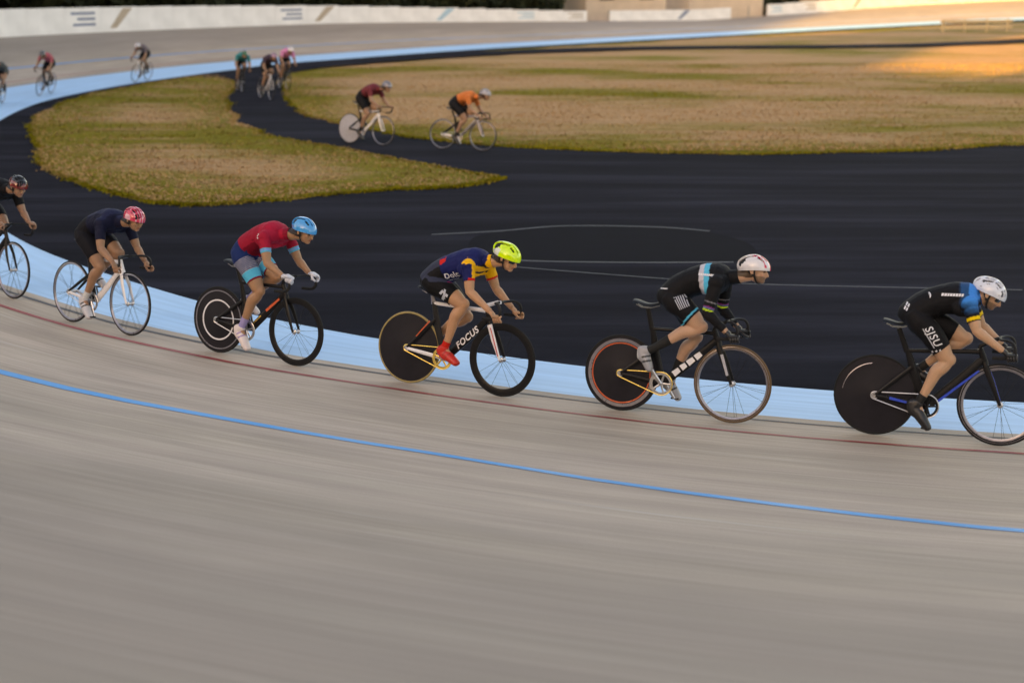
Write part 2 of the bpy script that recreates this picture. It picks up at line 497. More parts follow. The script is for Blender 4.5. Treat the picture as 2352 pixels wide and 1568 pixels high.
while a < a_end:
    p, q = rim_pt(a), rim_pt(a + PL * .999)
    d = q - p; ln = d.length
    X = d.normalized(); Y = Vector((0, 0, 1)).cross(X).normalized(); Z = Vector((0, 0, 1))
    hgt = float(np.interp(p.x, [-22, -16, -6, 5, 20, 45], [1.15, 1.1, .9, .68, .85, 1.2]))
    M = Matrix(((X.x, Y.x, 0, p.x), (X.y, Y.y, 0, p.y), (X.z, Y.z, 1, p.z), (0, 0, 0, 1)))
    po = bpy.data.objects.new('post', post_me); COL.objects.link(po); po.parent = wall; po.matrix_local = M @ Matrix.Diagonal((1, 1, hgt, 1))
    if k not in GAP:
        pn = bpy.data.objects.new('panel', panel_me); COL.objects.link(pn); pn.parent = wall
        pn.matrix_local = M @ Matrix.Diagonal((ln / PL, 1, hgt, 1))
        if k % 5 == 1 or k % 7 == 2:
            mt = (M_NAVY, M_SKYP, M_DUNP)[k % 3]
            bm = bmesh.new()
            if k % 2: # a diagonal flash and lines of lettering too far away to read
                vs = [bm.verts.new(v) for v in ((.3, .023, .95), (.95, .023, .95), (1.9, .023, .15), (1.45, .023, .15))]
                bm.faces.new(vs)
            else:
                for zz, x1 in ((.72, 2.0), (.5, 1.6), (.28, 1.9)):
                    bm.faces.new([bm.verts.new(v) for v in ((.4, .023, zz), (x1, .023, zz), (x1, .023, zz + .1), (.4, .023, zz + .1))])
            me = bpy.data.meshes.new('printed_mark'); bm.to_mesh(me); bm.free()
            pr_ = link_mesh('printed_mark', me, mt); pr_.parent = pn
    a += ln; k += 1
N_PANELS = k

# ------------------------------------------------------------------ trees and what stands beyond the far rim
def leaf_mat(name, c0, c1):
    m = bpy.data.materials.new(name); t = NT(m)
    o = t.node('ShaderNodeNewGeometry').outputs['Position']
    c = t.ramp(t.noise(o, 1.4, 6, .7), [(.3, c0), (.7, c1)])
    t.link(c, t.b.inputs['Base Color']); t.b.inputs['Roughness'].default_value = .8
    t.b.inputs['Specular IOR Level'].default_value = .2
    return m
M_LEAF = leaf_mat('dark_foliage', (.010, .014, .006), (.034, .040, .016))
M_BARK = plain('bark', (.05, .037, .028), .9, var=.3, scale=8, bump=.5)

def crown_mesh(seed, n, rx, rz, z0, leaf=.34):
    rg = random.Random(seed); V = []; F = []
    cl = [(rg.uniform(-1, 1) * .55, rg.uniform(-1, 1) * .55, rg.uniform(.12, .92), rg.uniform(.32, .55)) for _ in range(16)]
    for i in range(n):
        cx, cy, cz, cr = rg.choice(cl)
        u = rg.uniform(-1, 1); th = rg.uniform(0, 2 * math.pi); q = math.sqrt(1 - u * u); r = cr * rg.uniform(.45, 1.05)
        c = Vector(((cx + r * q * math.cos(th)) * rx, (cy + r * q * math.sin(th)) * rx, z0 + max(.0, cz + r * u * .6) * rz))
        ax = Vector((rg.gauss(0, 1), rg.gauss(0, 1), rg.gauss(0, 1))).normalized(); bx = ax.orthogonal().normalized(); L = leaf * rg.uniform(.6, 1.4)
        b = len(V); V += [c + ax * L, c + bx * L * .6, c - ax * L, c - bx * L * .6]; F.append((b, b + 1, b + 2, b + 3))
    me = bpy.data.meshes.new('crown'); me.from_pydata([tuple(v) for v in V], [], F); me.materials.append(M_LEAF); me.update()
    return me
def trunk_mesh(seed, h):
    rg = random.Random(seed); bm = bmesh.new()
    def limb(p, d, L, r0, r1, n=5):
        rings = []
        for i in range(n + 1):
            f = i / n; c = p + d * L * f + Vector((rg.uniform(-.06, .06), rg.uniform(-.06, .06), 0)) * (i > 0)
            x = d.orthogonal().normalized(); y = d.cross(x); r = r0 + (r1 - r0) * f
            rings.append([bm.verts.new(c + x * math.cos(a) * r + y * math.sin(a) * r) for a in np.linspace(0, 2 * math.pi, 9)[:-1]])
        for A, B in zip(rings, rings[1:]):
            for j in range(8): bm.faces.new((A[j], A[(j + 1) % 8], B[(j + 1) % 8], B[j]))
    limb(Vector((0, 0, -.2)), Vector((0, 0, 1)), h * .62, .26, .13)
    for j in range(6):
        a_ = j * 1.05 + rg.random(); limb(Vector((0, 0, h * (.22 + .06 * j))), Vector((math.cos(a_), math.sin(a_), 1.0)).normalized(), h * .34, .09, .02)
    me = bpy.data.meshes.new('trunk'); bm.to_mesh(me); bm.free(); me.materials.append(M_BARK); me.shade_smooth(); return me
CROWNS = [crown_mesh(11 + i, 5200, 3.3, 9.5, .15) for i in range(3)]
TRUNKS = [trunk_mesh(31 + i, 9) for i in range(3)]
TREES = []
ta = float(np.interp(s_at(5), SS, ra)); i = 0
while ta < a_end:
    p = rim_pt(ta); j = int(np.argmin(np.abs(ra - ta))); n_ = Vector((NO[j][0], NO[j][1], 0))
    TREES.append(p + n_ * (5.5 + 2.2 * math.sin(i * 2.3))); ta += 4.3 + .9 * math.sin(i * 1.7); i += 1
ORD = 'first second third fourth fifth sixth seventh eighth ninth tenth eleventh twelfth thirteenth fourteenth fifteenth sixteenth seventeenth eighteenth nineteenth twentieth'.split()
for i, p in enumerate(TREES):
    if 4.0 < p.x < 21.5: continue
    t_ = empty('tree', (p.x, p.y, -.3)); t_.rotation_euler.z = i * 1.3; sc = 1 + .18 * math.sin(i * 3.1); t_.scale = (sc, sc, sc)
    if p.x > 21:
        lab = 'dark leafy tree right of the buff buildings, %s from them' % ORD[[q.x > 21 for q in TREES[:i + 1]].count(False) * 0 + [q.x > 21 for q in TREES[i + 1:]].count(True)]
    else:
        lab = 'dark leafy tree left of the buff buildings beyond the boards, %s from them' % ORD[[q.x < 4 for q in TREES[:i]].count(True)]
    tag(t_, lab, 'tree', 'trees beyond the far rim')
    c_ = bpy.data.objects.new('crown', CROWNS[i % 3]); COL.objects.link(c_); c_.parent = t_
    c_ = bpy.data.objects.new('trunk', TRUNKS[i % 3]); COL.objects.link(c_); c_.parent = t_
# an understorey hedge so that no light comes through below the crowns
hb = random.Random(5); V, F = [], []
for i in range(26000):
    a_ = hb.uniform(float(np.interp(s_at(4), SS, ra)), a_end); j = int(np.argmin(np.abs(ra - a_)))
    p = rimP[j] + NO[j] * hb.uniform(2.6, 5.2)
    if 3.5 < p[0] < 20.5: continue
    z = hb.uniform(-.3, 3.4 + .8 * noise.noise(Vector((p[0] * .4, p[1] * .4, 0))))
    ax = Vector((hb.gauss(0, 1), hb.gauss(0, 1), hb.gauss(0, 1))).normalized(); bx = ax.orthogonal().normalized(); c = Vector((p[0], p[1], z)); L = hb.uniform(.2, .42)
    b = len(V); V += [c + ax * L, c + bx * L * .6, c - ax * L, c - bx * L * .6]; F.append((b, b + 1, b + 2, b + 3))
tag(pydata('shrubbery', V, F, M_LEAF), 'dense dark undergrowth below the trees beyond the far rim', 'shrubs', kind='stuff')

# low pale building behind the boards
M_STUCCO = plain('buff_stucco', (.62, .50, .40), .85, var=.1, scale=1.2, bump=.3)
M_DARKB = plain('brown_paint', (.07, .045, .03), .6)
M_GLASS = plain('dark_glass', (.02, .025, .03), .08, var=.05)
M_ROOF = plain('brown_shingle_roof', (.10, .07, .05), .9, var=.3, scale=5)
def building(x, y, rz, L, D, H, label):
    b = empty('building', (x, y, -.3)); b.rotation_euler.z = rz; tag(b, label, 'building')
    link_mesh('wall', box_mesh('wall', (-L / 2, 0, 0), (L / 2, D, H)), M_STUCCO, b)
    link_mesh('plinth', box_mesh('plinth', (-L / 2 - .04, -.04, 0), (L / 2 + .04, D + .04, .35)), M_DARKB, b)
    bm = bmesh.new(); v = [bm.verts.new(c) for c in ((-L / 2 - .5, -.6, H), (L / 2 + .5, -.6, H), (L / 2 + .5, D + .6, H), (-L / 2 - .5, D + .6, H), (-L / 2 + 1, D / 2, H + 1.5), (L / 2 - 1, D / 2, H + 1.5))]
    for f in ((0, 1, 5, 4), (2, 3, 4, 5), (0, 4, 3), (1, 2, 5), (3, 2, 1, 0)): bm.faces.new([v[i] for i in f])
    me = bpy.data.meshes.new('roof'); bm.to_mesh(me); bm.free(); link_mesh('roof', me, M_ROOF, b)
    n = int(L // 2.6)
    for i in range(n):
        cx = -L / 2 + (i + .5) * L / n
        w = link_mesh('window', box_mesh('window', (cx - .62, -.05, 2.25), (cx + .62, .02, 2.9)), M_DARKB, b)
        link_mesh('pane', box_mesh('pane', (cx - .54, -.065, 2.32), (cx + .54, -.052, 2.83)), M_GLASS, w)
building(8.2, 104.5, R(33), 7.2, 5, 3.2, 'low buff stucco building behind the white boards, left of the other one')
building(16.4, 111.5, R(36), 7.8, 5, 3.2, 'low buff stucco building behind the white boards, right of the other one')

# a sunlit timber barrier on the grass near the far straight
M_TIMBER = plain('bare_timber', (.50, .38, .22), .7, var=.2, scale=6)
bar = empty('barrier', (30.5, 95.5, .04)); bar.rotation_euler.z = R(22)
tag(bar, 'long low timber rail barrier standing on the grass inside the far straight', 'barrier')
link_mesh('rail', box_mesh('rail', (-2.9, -.05, .62), (2.9, .05, .80)), M_TIMBER, bar)
link_mesh('rail', box_mesh('rail', (-2.9, -.04, .26), (2.9, .04, .40)), M_TIMBER, bar)
for x_ in (-2.6, -.9, .9, 2.6): link_mesh('post', box_mesh('post', (x_ - .06, .052, -.05), (x_ + .06, .15, .85)), M_TIMBER, bar)

# ridge added out of view to block the sun; dips shape the sunlit patches
def crest(p):
    xs = [-170, -51, -48, -45.5, -40, -37, -35, -33, -27.5, -25.5, -22.5, -16, -13.5, 90]
    ys = [45, 45, 38.5, 34.5, 30.5, 31.0, 34, 45, 45, 30, 26.8, 25.6, 45, 45]
    return float(np.interp(p, xs, ys))
V, F = [], []; P_ = np.arange(-170, 90, .75)
for p in P_:
    c = crest(p)
    for ds, k in ((30, 0), (15, .62), (5, .9), (0, 1.0), (-6, .9), (-40, 0)):
        s_ = -90 + ds; jz = .5 * noise.noise(Vector((p * .5, ds, 0))) if k else 0
        V.append((s_ * math.sin(SUN_AZ) + p * math.cos(SUN_AZ), s_ * math.cos(SUN_AZ) - p * math.sin(SUN_AZ), c * k + jz - .35))
for a_ in range(len(P_) - 1):
    for b in range(5): q = a_ * 6 + b; F.append((q, q + 1, q + 7, q + 6))
tag(pydata('sun_block_ridge', V, F, M_LEAF), kind='structure')

# ------------------------------------------------------------------ grass blades, nearer part of the infield
gr = np.random.default_rng(3)
def tufts(name, loop, box, n, label):
    X = gr.uniform(box[0], box[1], n); Y = box[2] + (box[3] - box[2]) * gr.uniform(0, 1, n) ** 1.35
    ok = inside(loop, X, Y); X = X[ok]; Y = Y[ok]; n = len(X)
    V = np.empty((n, 4, 3)); ang = gr.uniform(0, 6.28, n); w = gr.uniform(.010, .022, n); h = gr.uniform(.015, .045, n)
    lx = gr.normal(0, .05, n); ly = gr.normal(0, .05, n); z0 = .05
    for k, (a_, b) in enumerate(((-1, 0), (1, 0), (.35, 1), (-.35, 1))):
        V[:, k, 0] = X + np.cos(ang) * w * a_ + lx * b; V[:, k, 1] = Y + np.sin(ang) * w * a_ + ly * b; V[:, k, 2] = z0 + h * b
    F = np.arange(n * 4).reshape(-1, 4)
    me = bpy.data.meshes.new(name); me.from_pydata(V.reshape(-1, 3).tolist(), [], F.tolist()); me.update()
    a = me.attributes.new('edge', 'FLOAT', 'POINT')
    tag(link_mesh(name, me, M_TUFT), label, 'grass', kind='stuff')
tufts('grass', isl, (-13.6, 0, 23.8, 55), 60000, 'short straw coloured and green grass on the tongue of turf')
tufts('grass', inn, (-9.5, 22, 31, 62), 90000, 'short dry grass covering the infield beyond the dark apron')
# ragged fringe where the turf creeps over the asphalt
V, F = [], []; fr = random.Random(9)
for loop, n in ((isl, 30), (inn, 20)):
    for a, c in zip(loop, loop[1:] + loop[:1]):
        if a[1] > 60 or a[0] > 24: continue
        for _ in range(n):
            f = fr.random(); o = abs(fr.gauss(0, .045)) * (1 if fr.random() < .85 else 2.); dx, dy = c[0] - a[0], c[1] - a[1]; L = math.hypot(dx, dy) + 1e-6
            sg = fr.choice((-1, 1)); x = a[0] + dx * f + sg * dy / L * o; y = a[1] + dy * f - sg * dx / L * o
            g = fr.uniform(0, 3.14); w_ = fr.uniform(.015, .04); hh = fr.uniform(-.015, .012); q = len(V)
            cx_, sy_ = math.cos(g) * w_, math.sin(g) * w_; ex, ey = fr.gauss(0, .03), fr.gauss(0, .03)
            V += [(x - cx_, y - sy_, -.01), (x + cx_, y + sy_, -.01), (x + cx_ * .4 + ex, y + sy_ * .4 + ey, .03 + hh), (x - cx_ * .4 + ex, y - sy_ * .4 + ey, .03 + hh)]; F.append((q, q + 1, q + 2, q + 3))
go_ = pydata('grass', V, F, M_TUFT)
al_ = go_.data.attributes.new('edge', 'FLOAT', 'POINT'); al_.data.foreach_set('value', np.full(len(V), .15, np.float32))
tag(go_, 'ragged grass fringe creeping over the edge of the dark asphalt', 'grass', kind='stuff')
#@@RIDERS@@
# ================================================================== bicycles
def frame_axes(P):
    P = [Vector(p) for p in P]; T = []
    for i in range(len(P)):
        a = P[max(i - 1, 0)]; b = P[min(i + 1, len(P) - 1)]; T.append((b - a).normalized())
    return P, T
def sweep(bm, pts, rad, n=10, side=(0, 1, 0), cap=True, closed=False):
    """tube through pts; rad = list of r or (r_side, r_other); side = reference axis for r_side"""
    P, T = frame_axes(pts)
    if closed:
        T = [(P[(i + 1) % len(P)] - P[i - 1]).normalized() for i in range(len(P))]
    S = Vector(side); rings = []
    for i, (p, t_) in enumerate(zip(P, T)):
        r = rad[i] if isinstance(rad, list) else rad
        ra_, rb = r if isinstance(r, (list, tuple)) else (r, r)
        a = (S - t_ * S.dot(t_))
        if a.length < 1e-4: a = t_.orthogonal()
        a.normalize(); b = t_.cross(a)
        rings.append([bm.verts.new(p + a * math.cos(x) * ra_ + b * math.sin(x) * rb) for x in np.linspace(0, 2 * math.pi, n + 1)[:-1]])
    m = len(rings)
    for i in range(m if closed else m - 1):
        A, B = rings[i], rings[(i + 1) % m]
        for j in range(n): bm.faces.new((A[j], A[(j + 1) % n], B[(j + 1) % n], B[j]))
    if cap and not closed:
        bm.faces.new(rings[0][::-1]); bm.faces.new(rings[-1])
    return rings
def smooth_path(pts, n=6): return [Vector(p) for p in catmull(pts, n)]
def finish(name, bm, mat, parent=None, smooth=True):
    bmesh.ops.recalc_face_normals(bm, faces=bm.faces)
    me = bpy.data.meshes.new(name); bm.to_mesh(me); bm.free()
    if smooth:
        me.shade_smooth()
        try: me.set_sharp_from_angle(angle=R(38))
        except Exception: pass
    return link_mesh(name, me, mat, parent)
def tube_obj(name, pts, rad, mat, parent, **kw):
    bm = bmesh.new(); sweep(bm, pts, rad, **kw); return finish(name, bm, mat, parent)

MK = {
 'tyre': plain('black_rubber', (.012, .012, .012), .7, var=.2, scale=60),
 'tan': plain('gum_sidewall', (.30, .22, .08), .6, var=.15, scale=40),
 'brown': plain('brown_sidewall', (.10, .055, .02), .6, var=.15, scale=40),
 'carbon': plain('black_carbon', (.007, .007, .008), .38, coat=.05, var=.2, scale=70),
 'matte': plain('matt_black', (.014, .014, .015), .5, var=.2, scale=70),
 'disc': plain('charcoal_disc', (.013, .012, .016), .5, coat=.0, var=.15, scale=12),
 'white': plain('white_gloss_paint', (.72, .70, .72), .3, coat=.5, var=.05),
 'steel': plain('brushed_alloy', (.55, .55, .56), .3, metal=1.),
 'gold': plain('gold_anodised', (.95, .62, .16), .25, metal=.85),
 'red': plain('red_gloss_paint', (.60, .03, .03), .3, coat=.5),
 'orange': plain('orange_gloss_paint', (.62, .10, .03), .3, coat=.5),
 'blue': plain('blue_gloss_paint', (.01, .06, .50), .3, coat=.5),
 'silver': plain('silver_rim', (.27, .26, .29), .3, metal=.7),
 'tape': plain('bar_tape', (.016, .016, .017), .8, bump=.3),
 'bwhite': plain('white_bar_tape', (.6, .6, .62), .7, bump=.3),
}
RW = .335
def revolve(name, prof, mat, parent, n=56, at=(0, 0, 0)):
    """surface of revolution about the y axis; prof = list of (radius, y)"""
    bm = bmesh.new(); rings = []
    for r, y in prof:
        if r < 1e-5: rings.append([bm.verts.new((at[0], at[1] + y, at[2]))])
        else: rings.append([bm.verts.new((at[0] + r * math.cos(a), at[1] + y, at[2] + r * math.sin(a))) for a in np.linspace(0, 2 * math.pi, n + 1)[:-1]])
    for A, B in zip(rings, rings[1:]):
        if len(A) == 1 and len(B) == 1: continue
        for j in range(n):
            k = (j + 1) % n
            if len(A) == 1: bm.faces.new((A[0], B[k], B[j]))
            elif len(B) == 1: bm.faces.new((A[j], A[k], B[0]))
            else: bm.faces.new((A[j], A[k], B[k], B[j]))
    return finish(name, bm, mat, parent)
def closed_prof(p): return p + [p[0]]
def wheel(bike, name, x, spec, lo=False):
    """spec: dict(kind='disc'|'deep'|'spoked', tyre, rim, depth, stripe)"""
    n = 28 if lo else 64
    w = empty(name, (x, 0, RW)); w.parent = bike
    tr = .0115
    revolve('tyre', closed_prof([(RW - tr + tr * math.cos(a), tr * math.sin(a)) for a in np.linspace(0, 2 * math.pi, 11)[:-1]]), MK[spec['tyre']], w, n)
    ro = RW - .019
    if spec['kind'] == 'disc':
        revolve('disc', [(ro, -.009), (ro - .05, -.012), (.05, -.020), (.03, -.026), (0, -.026)][::-1] + [(ro, .009)] + [(ro - .05, .012), (.05, .020), (0, .026)], MK[spec.get('rim', 'disc')], w, n)
        for r0, r1, mt in spec.get('rings', []):
            yy = -.0135 - .008 * (ro - r1) / ro
            revolve('ring', closed_prof([(r0, yy - .0010), (r1, yy + .0004), (r1, yy + .0036), (r0, yy + .0030)]), MK[mt], w, n)
        if spec.get('arc'):
            a0, a1, r0, r1, mt = spec['arc']
            bm = bmesh.new(); prev = None
            for a in np.linspace(R(a0), R(a1), 26):
                c = [bm.verts.new((r * math.cos(a), -.0215 + .002 * (r > r0), r * math.sin(a))) for r in (r0, r1)]
                if prev: bm.faces.new((prev[0], prev[1], c[1], c[0]))
                prev = c
            finish('decal', bm, MK[mt], w)
    else:
        d = spec['depth']
        revolve('rim', closed_prof([(ro + .004, -.009), (ro - d * .45, -.0125), (ro - d, -.004), (ro - d, .004), (ro - d * .45, .0125), (ro + .004, .009)]), MK[spec.get('rim', 'carbon')], w, n)
        if spec.get('stripe'):
            for sgn in (-1, 1):
                r0, r1 = ro - d * .10, ro - d * .40
                revolve('stripe', closed_prof([(r0, sgn * .0135), (r1, sgn * .0150), (r1, sgn * .0120), (r0, sgn * .0100)]), MK[spec['stripe']], w, n)
        ns = spec.get('spokes', 20)
        for k in range(ns):
            a = 2 * math.pi * k / ns; s_ = 1 if k % 2 else -1; b = a + .55 * (1 if (k // 2) % 2 else -1) * spec.get('cross', .35)
            bm = bmesh.new()
            sweep(bm, [(.022 * math.cos(a), s_ * .028, .022 * math.sin(a)), ((ro - d) * math.cos(b), 0, (ro - d) * math.sin(b))], .0013, n=4)
            finish('spoke', bm, MK['steel' if spec.get('bright') else 'matte'], w)
    revolve('hub', [(0, -.05), (.012, -.05), (.014, -.034), (.024, -.030), (.014, -.02), (.013, .02), (.024, .030), (.014, .034), (.012, .05), (0, .05)], MK['steel' if spec['kind'] != 'disc' else 'matte'], w, 16)
    return w

def text_mesh(body, size, bold=.0, slant=0., spacing=1.):
    cu = bpy.data.curves.new('lettering', 'FONT'); cu.body = body; cu.size = size
    cu.offset = bold; cu.shear = slant; cu.space_character = spacing; cu.align_x = 'CENTER'; cu.align_y = 'CENTER'
    cu.resolution_u = 3
    o = bpy.data.objects.new('lettering', cu); COL.objects.link(o)
    me = bpy.data.meshes.new_from_object(o.evaluated_get(bpy.context.evaluated_depsgraph_get()))
    bpy.data.objects.remove(o); bpy.data.curves.remove(cu); return me

def make_bike(P, lab, group=None, lo=False):
    """P: geometry and colours; all in bicycle space, x forward, y left, z up, rear wheel touching at the origin"""
    b = empty('bicycle'); tag(b, lab, 'bicycle', group)
    C = lambda k, d='carbon': MK[P.get(k, d)]
    bb = Vector((P.get('bbx', .40), 0, .280)); rh = Vector((0, 0, RW)); fh = Vector((.98, 0, RW))
    ht = Vector((.800, 0, P.get('htz', .79))); hb = Vector((.835, 0, .685)); st = Vector(P.get('st', (.27, 0, .74)))
    n = 8 if lo else 14
    A = Vector((0, 0, 0))
    tube_obj('down_tube', [hb + Vector((-.012, 0, .01)), hb.lerp(bb, .5), bb + Vector((.02, 0, .015))], [(.018, .030), (.021, .036), (.024, .038)], C('down'), b, n=n)
    tt = tube_obj('top_tube', [ht + Vector((-.01, 0, -.015)), ht.lerp(st, .5) + Vector((0, 0, -.008)), st], [(.017, .021), (.014, .016), (.014, .017)], C('top'), b, n=n)
    tube_obj('seat_tube', [st + Vector((0, 0, .01)), st.lerp(bb, .45) + Vector((-.012, 0, 0)), bb], [(.014, .024), (.016, .036), (.022, .034)], C('seat_t'), b, n=n)
    tube_obj('head_tube', [ht + Vector((-.004, 0, .012)), hb + Vector((.008, 0, -.03))], [(.019, .024), (.022, .030)], C('head'), b, n=n)
    ss = st.lerp(bb, P.get('stay', .38)) + Vector((-.012, 0, 0))
    for s_ in (-1, 1):
        tube_obj('seat_stay', [ss + Vector((0, s_ * .014, 0)), ss.lerp(rh, .5) + Vector((0, s_ * .036, 0)), rh + Vector((.01, s_ * .055, .01))], [(.008, .017), (.008, .018), (.007, .012)], C('sstay'), b, n=n)
        tube_obj('chain_stay', [bb + Vector((-.01, s_ * .025, 0)), bb.lerp(rh, .5) + Vector((0, s_ * .042, 0)), rh + Vector((.0, s_ * .055, 0))], [(.008, .018), (.009, .019), (.007, .013)], C('cstay'), b, n=n)
        tube_obj('fork_blade', [hb + Vector((.012, s_ * .024, -.045)), hb.lerp(fh, .5) + Vector((-.002, s_ * .046, 0)), fh + Vector((0, s_ * .05, 0))], [(.012, .026), (.009, .023), (.006, .012)], C('fork_l' if s_ > 0 else 'fork'), b, n=n)
        revolve('axle_nut', [(0, -.014), (.011, -.014), (.011, .0), (0, 0)], MK['steel'], b, 8, at=(0, s_ * .066 + .007, RW))
    tube_obj('fork_crown', [hb + Vector((.004, 0, -.012)), hb + Vector((.014, 0, -.055))], [(.026, .026), (.036, .024)], C('head'), b, n=n)
    sd = Vector(P.get('saddle', (.20, 0, .95)))
    tube_obj('seat_post', [sd + Vector((.02, 0, -.045)), st + Vector((-.004, 0, -.01))], [(.011, .02), (.012, .024)], C('post'), b, n=n)
    # saddle: wide tail, narrow nose
    bm = bmesh.new(); rr = []
    for f in np.linspace(0, 1, 13):
        w_ = .066 * (1 - f) ** .75 + .017 if f < .93 else .012
        if f < .08: w_ *= .75
        rr.append((w_, .016 * (1 - .4 * f)))
    sweep(bm, [sd + Vector((-.105 + .27 * f, 0, .012 * math.cos(f * 6.3) + .004)) for f in np.linspace(0, 1, 13)], rr, n=12)
    so = finish('saddle', bm, C('saddle_c', 'matte'), b)
    for s_ in (-1, 1): tube_obj('rail', [sd + Vector((-.08, s_ * .024, -.012)), sd + Vector((-.03, s_ * .022, -.034)), sd + Vector((.05, s_ * .02, -.034)), sd + Vector((.12, s_ * .01, -.012))], .0035, MK['steel'], so, n=6)
    # stem, bars
    bx, bz = P.get('bar', (.90, .86)); w_ = .20; rc, dr = P.get('reach', .10), P.get('drop', .135)
    tube_obj('stem', [ht + Vector((-.004, 0, .01)), ht + Vector((0, 0, .035)), Vector((bx - .02, 0, bz - .002)), Vector((bx + .012, 0, bz))], [(.018, .02), (.018, .019), (.015, .017), (.015, .015)], C('stem'), b, n=n)
    half = [(bx, 0, bz), (bx, .05, bz), (bx + .01, .10, bz), (bx + .045, .155, bz + .004), (bx + .085, .185, bz - .006), (bx + rc + .01, w_, bz - .04), (bx + rc + .012, w_ + .004, bz - .085), (bx + rc - .025, w_ + .006, bz - dr + .006), (bx + rc - .09, w_ + .008, bz - dr - .003), (bx + rc - .155, w_ + .008, bz - dr - .004)]
    L_ = smooth_path(half, 4); full = [Vector((p.x, -p.y, p.z)) for p in L_[::-1]] + L_[1:]
    hbar = tube_obj('handlebar', full, .0125, C('bars', 'matte'), b, n=8)
    for s_ in (-1, 1):
        q = [Vector((p.x, p.y * s_, p.z)) for p in L_[-14:]]
        tube_obj('bar_tape', q, .0158, C('tape', 'tape'), hbar, n=8)
    # drivetrain, on the right hand side
    ca = R(P.get('crank', 0)); cy = .046; ring = P.get('ring', .100)
    teeth = 48; prof = []
    bm = bmesh.new(); V1 = []; V2 = []; I1 = []; I2 = []
    for k in range(teeth * 2):
        a = math.pi * k / teeth; r = ring + (.004 if k % 2 else 0)
        for L2, rr2, yy in ((V1, r, -cy - .002), (V2, r, -cy + .002), (I1, ring * .76, -cy - .002), (I2, ring * .76, -cy + .002)):
            L2.append(bm.verts.new((bb.x + rr2 * math.cos(a), yy, bb.z + rr2 * math.sin(a))))
    m2 = teeth * 2
    for k in range(m2):
        j = (k + 1) % m2
        bm.faces.new((V1[k], V1[j], V2[j], V2[k])); bm.faces.new((I1[j], I1[k], I2[k], I2[j]))
        bm.faces.new((V1[j], V1[k], I1[k], I1[j])); bm.faces.new((V2[k], V2[j], I2[j], I2[k]))
    cr = finish('chainring', bm, C('ring_c', 'matte'), b, smooth=False)
    for k in range(5):
        a = ca + .35 + k * 2 * math.pi / 5
        tube_obj('spider_arm', [(bb.x, -cy, bb.z), (bb.x + ring * .84 * math.cos(a), -cy, bb.z + ring * .84 * math.sin(a))], [(.003, .011), (.003, .007)], C('ring_c', 'matte'), cr, n=8)
    for s_ in (-1, 1):
        d = Vector((math.cos(ca), 0, math.sin(ca))) * (1 if s_ < 0 else -1)
        y = s_ * .062
        tube_obj('crank_arm', [bb + Vector((0, y * .95, 0)), bb + d * .168 + Vector((0, y * 1.15, 0))], [(.007, .017), (.006, .012)], C('crank_c', 'matte'), b, n=8)
        pp = bb + d * .168
        bm = bmesh.new(); box_bm(bm, (-.035, -.03, -.006), (.035, .03, .006), Matrix.Translation(pp + Vector((0, s_ * .108, 0))))
        finish('pedal', bm, MK['matte'], b)
    sr = .030
    revolve('rear_cog', closed_prof([(sr, -cy - .002), (sr, -cy + .002), (.014, -cy + .002), (.014, -cy - .002)]), MK['steel'], b, 20, at=(0, 0, RW))
    # chain as a run of small links
    pts = [];
    dx, dz = rh.x - bb.x, rh.z - bb.z; D = math.hypot(dx, dz); th0 = math.atan2(dz, dx); al = math.acos((ring - sr) / D)
    for a in np.linspace(th0 + al, th0 - al + 2 * math.pi, 22): pts.append((bb.x + ring * math.cos(a), bb.z + ring * math.sin(a)))
    for a in np.linspace(th0 - al, th0 + al, 8): pts.append((rh.x + sr * math.cos(a), rh.z + sr * math.sin(a)))
    bm = bmesh.new(); sweep(bm, [(x, -cy, z) for x, z in pts], [(.004, .005)] * len(pts), n=6, closed=True)
    ch = finish('chain', bm, C('chain_c', 'steel'), b)
    for k_ in ('carbon', 'disc', 'tyre', 'matte', 'tape'): MK[k_].node_tree.nodes['Principled BSDF'].inputs['Specular IOR Level'].default_value = .2
    wheel(b, 'rear_wheel', 0, P['rear'], lo); wheel(b, 'front_wheel', .98, P['front'], lo)
    # lettering and colour flashes on the frame
    if P.get('word'):
        me = text_mesh(P['word'], P.get('wsize', .058), bold=.0022, slant=.25, spacing=1.12)
        d = (hb - bb).normalized(); up = Vector((0, -1, 0)).cross(d); mid = hb.lerp(bb, .47)
        M = Matrix(((d.x, up.x, 0, mid.x), (0, 0, -1, -.0265), (d.z, up.z, 0, mid.z), (0, 0, 0, 1)))
        M = Matrix(((d.x, up.x, 0, mid.x), (d.y, up.y, -1, -.0268), (d.z, up.z, 0, mid.z), (0, 0, 0, 1)))
        if (M.to_3x3() @ Vector((0, 1, 0))).z < 0: M = M @ Matrix.Diagonal((1, -1, 1, 1))
        me.transform(M)
        link_mesh('lettering', me, MK[P.get('word_c', 'white')], b)
    for (p0, p1, w2, y2, mt) in P.get('flash', []):
        p0 = Vector((p0[0], y2, p0[1])); p1 = Vector((p1[0], y2, p1[1])); d = (p1 - p0).normalized(); q = Vector((0, 1, 0)).cross(d) * w2
        bm = bmesh.new(); box = [p0 + q, p1 + q * .8, p1 - q * .8, p0 - q]
        v0 = [bm.verts.new(c) for c in box]; v1 = [bm.verts.new(c + Vector((0, .003, 0))) for c in box]
        bm.faces.new(v0); bm.faces.new(v1[::-1])
        for k in range(4): bm.faces.new((v0[k], v0[(k + 1) % 4], v1[(k + 1) % 4], v1[k]))
        finish('frame_decal', bm, MK[mt], b, smooth=False)
    if P.get('plate'):
        bm = bmesh.new(); box_bm(bm, (-.004, -.09, -.085), (.004, .09, .085), Matrix.Translation((1.02, 0, .74)) @ Matrix.Rotation(R(-15), 4, 'Y')); finish('number_plate', bm, MK['white'], b, smooth=False)
    return b

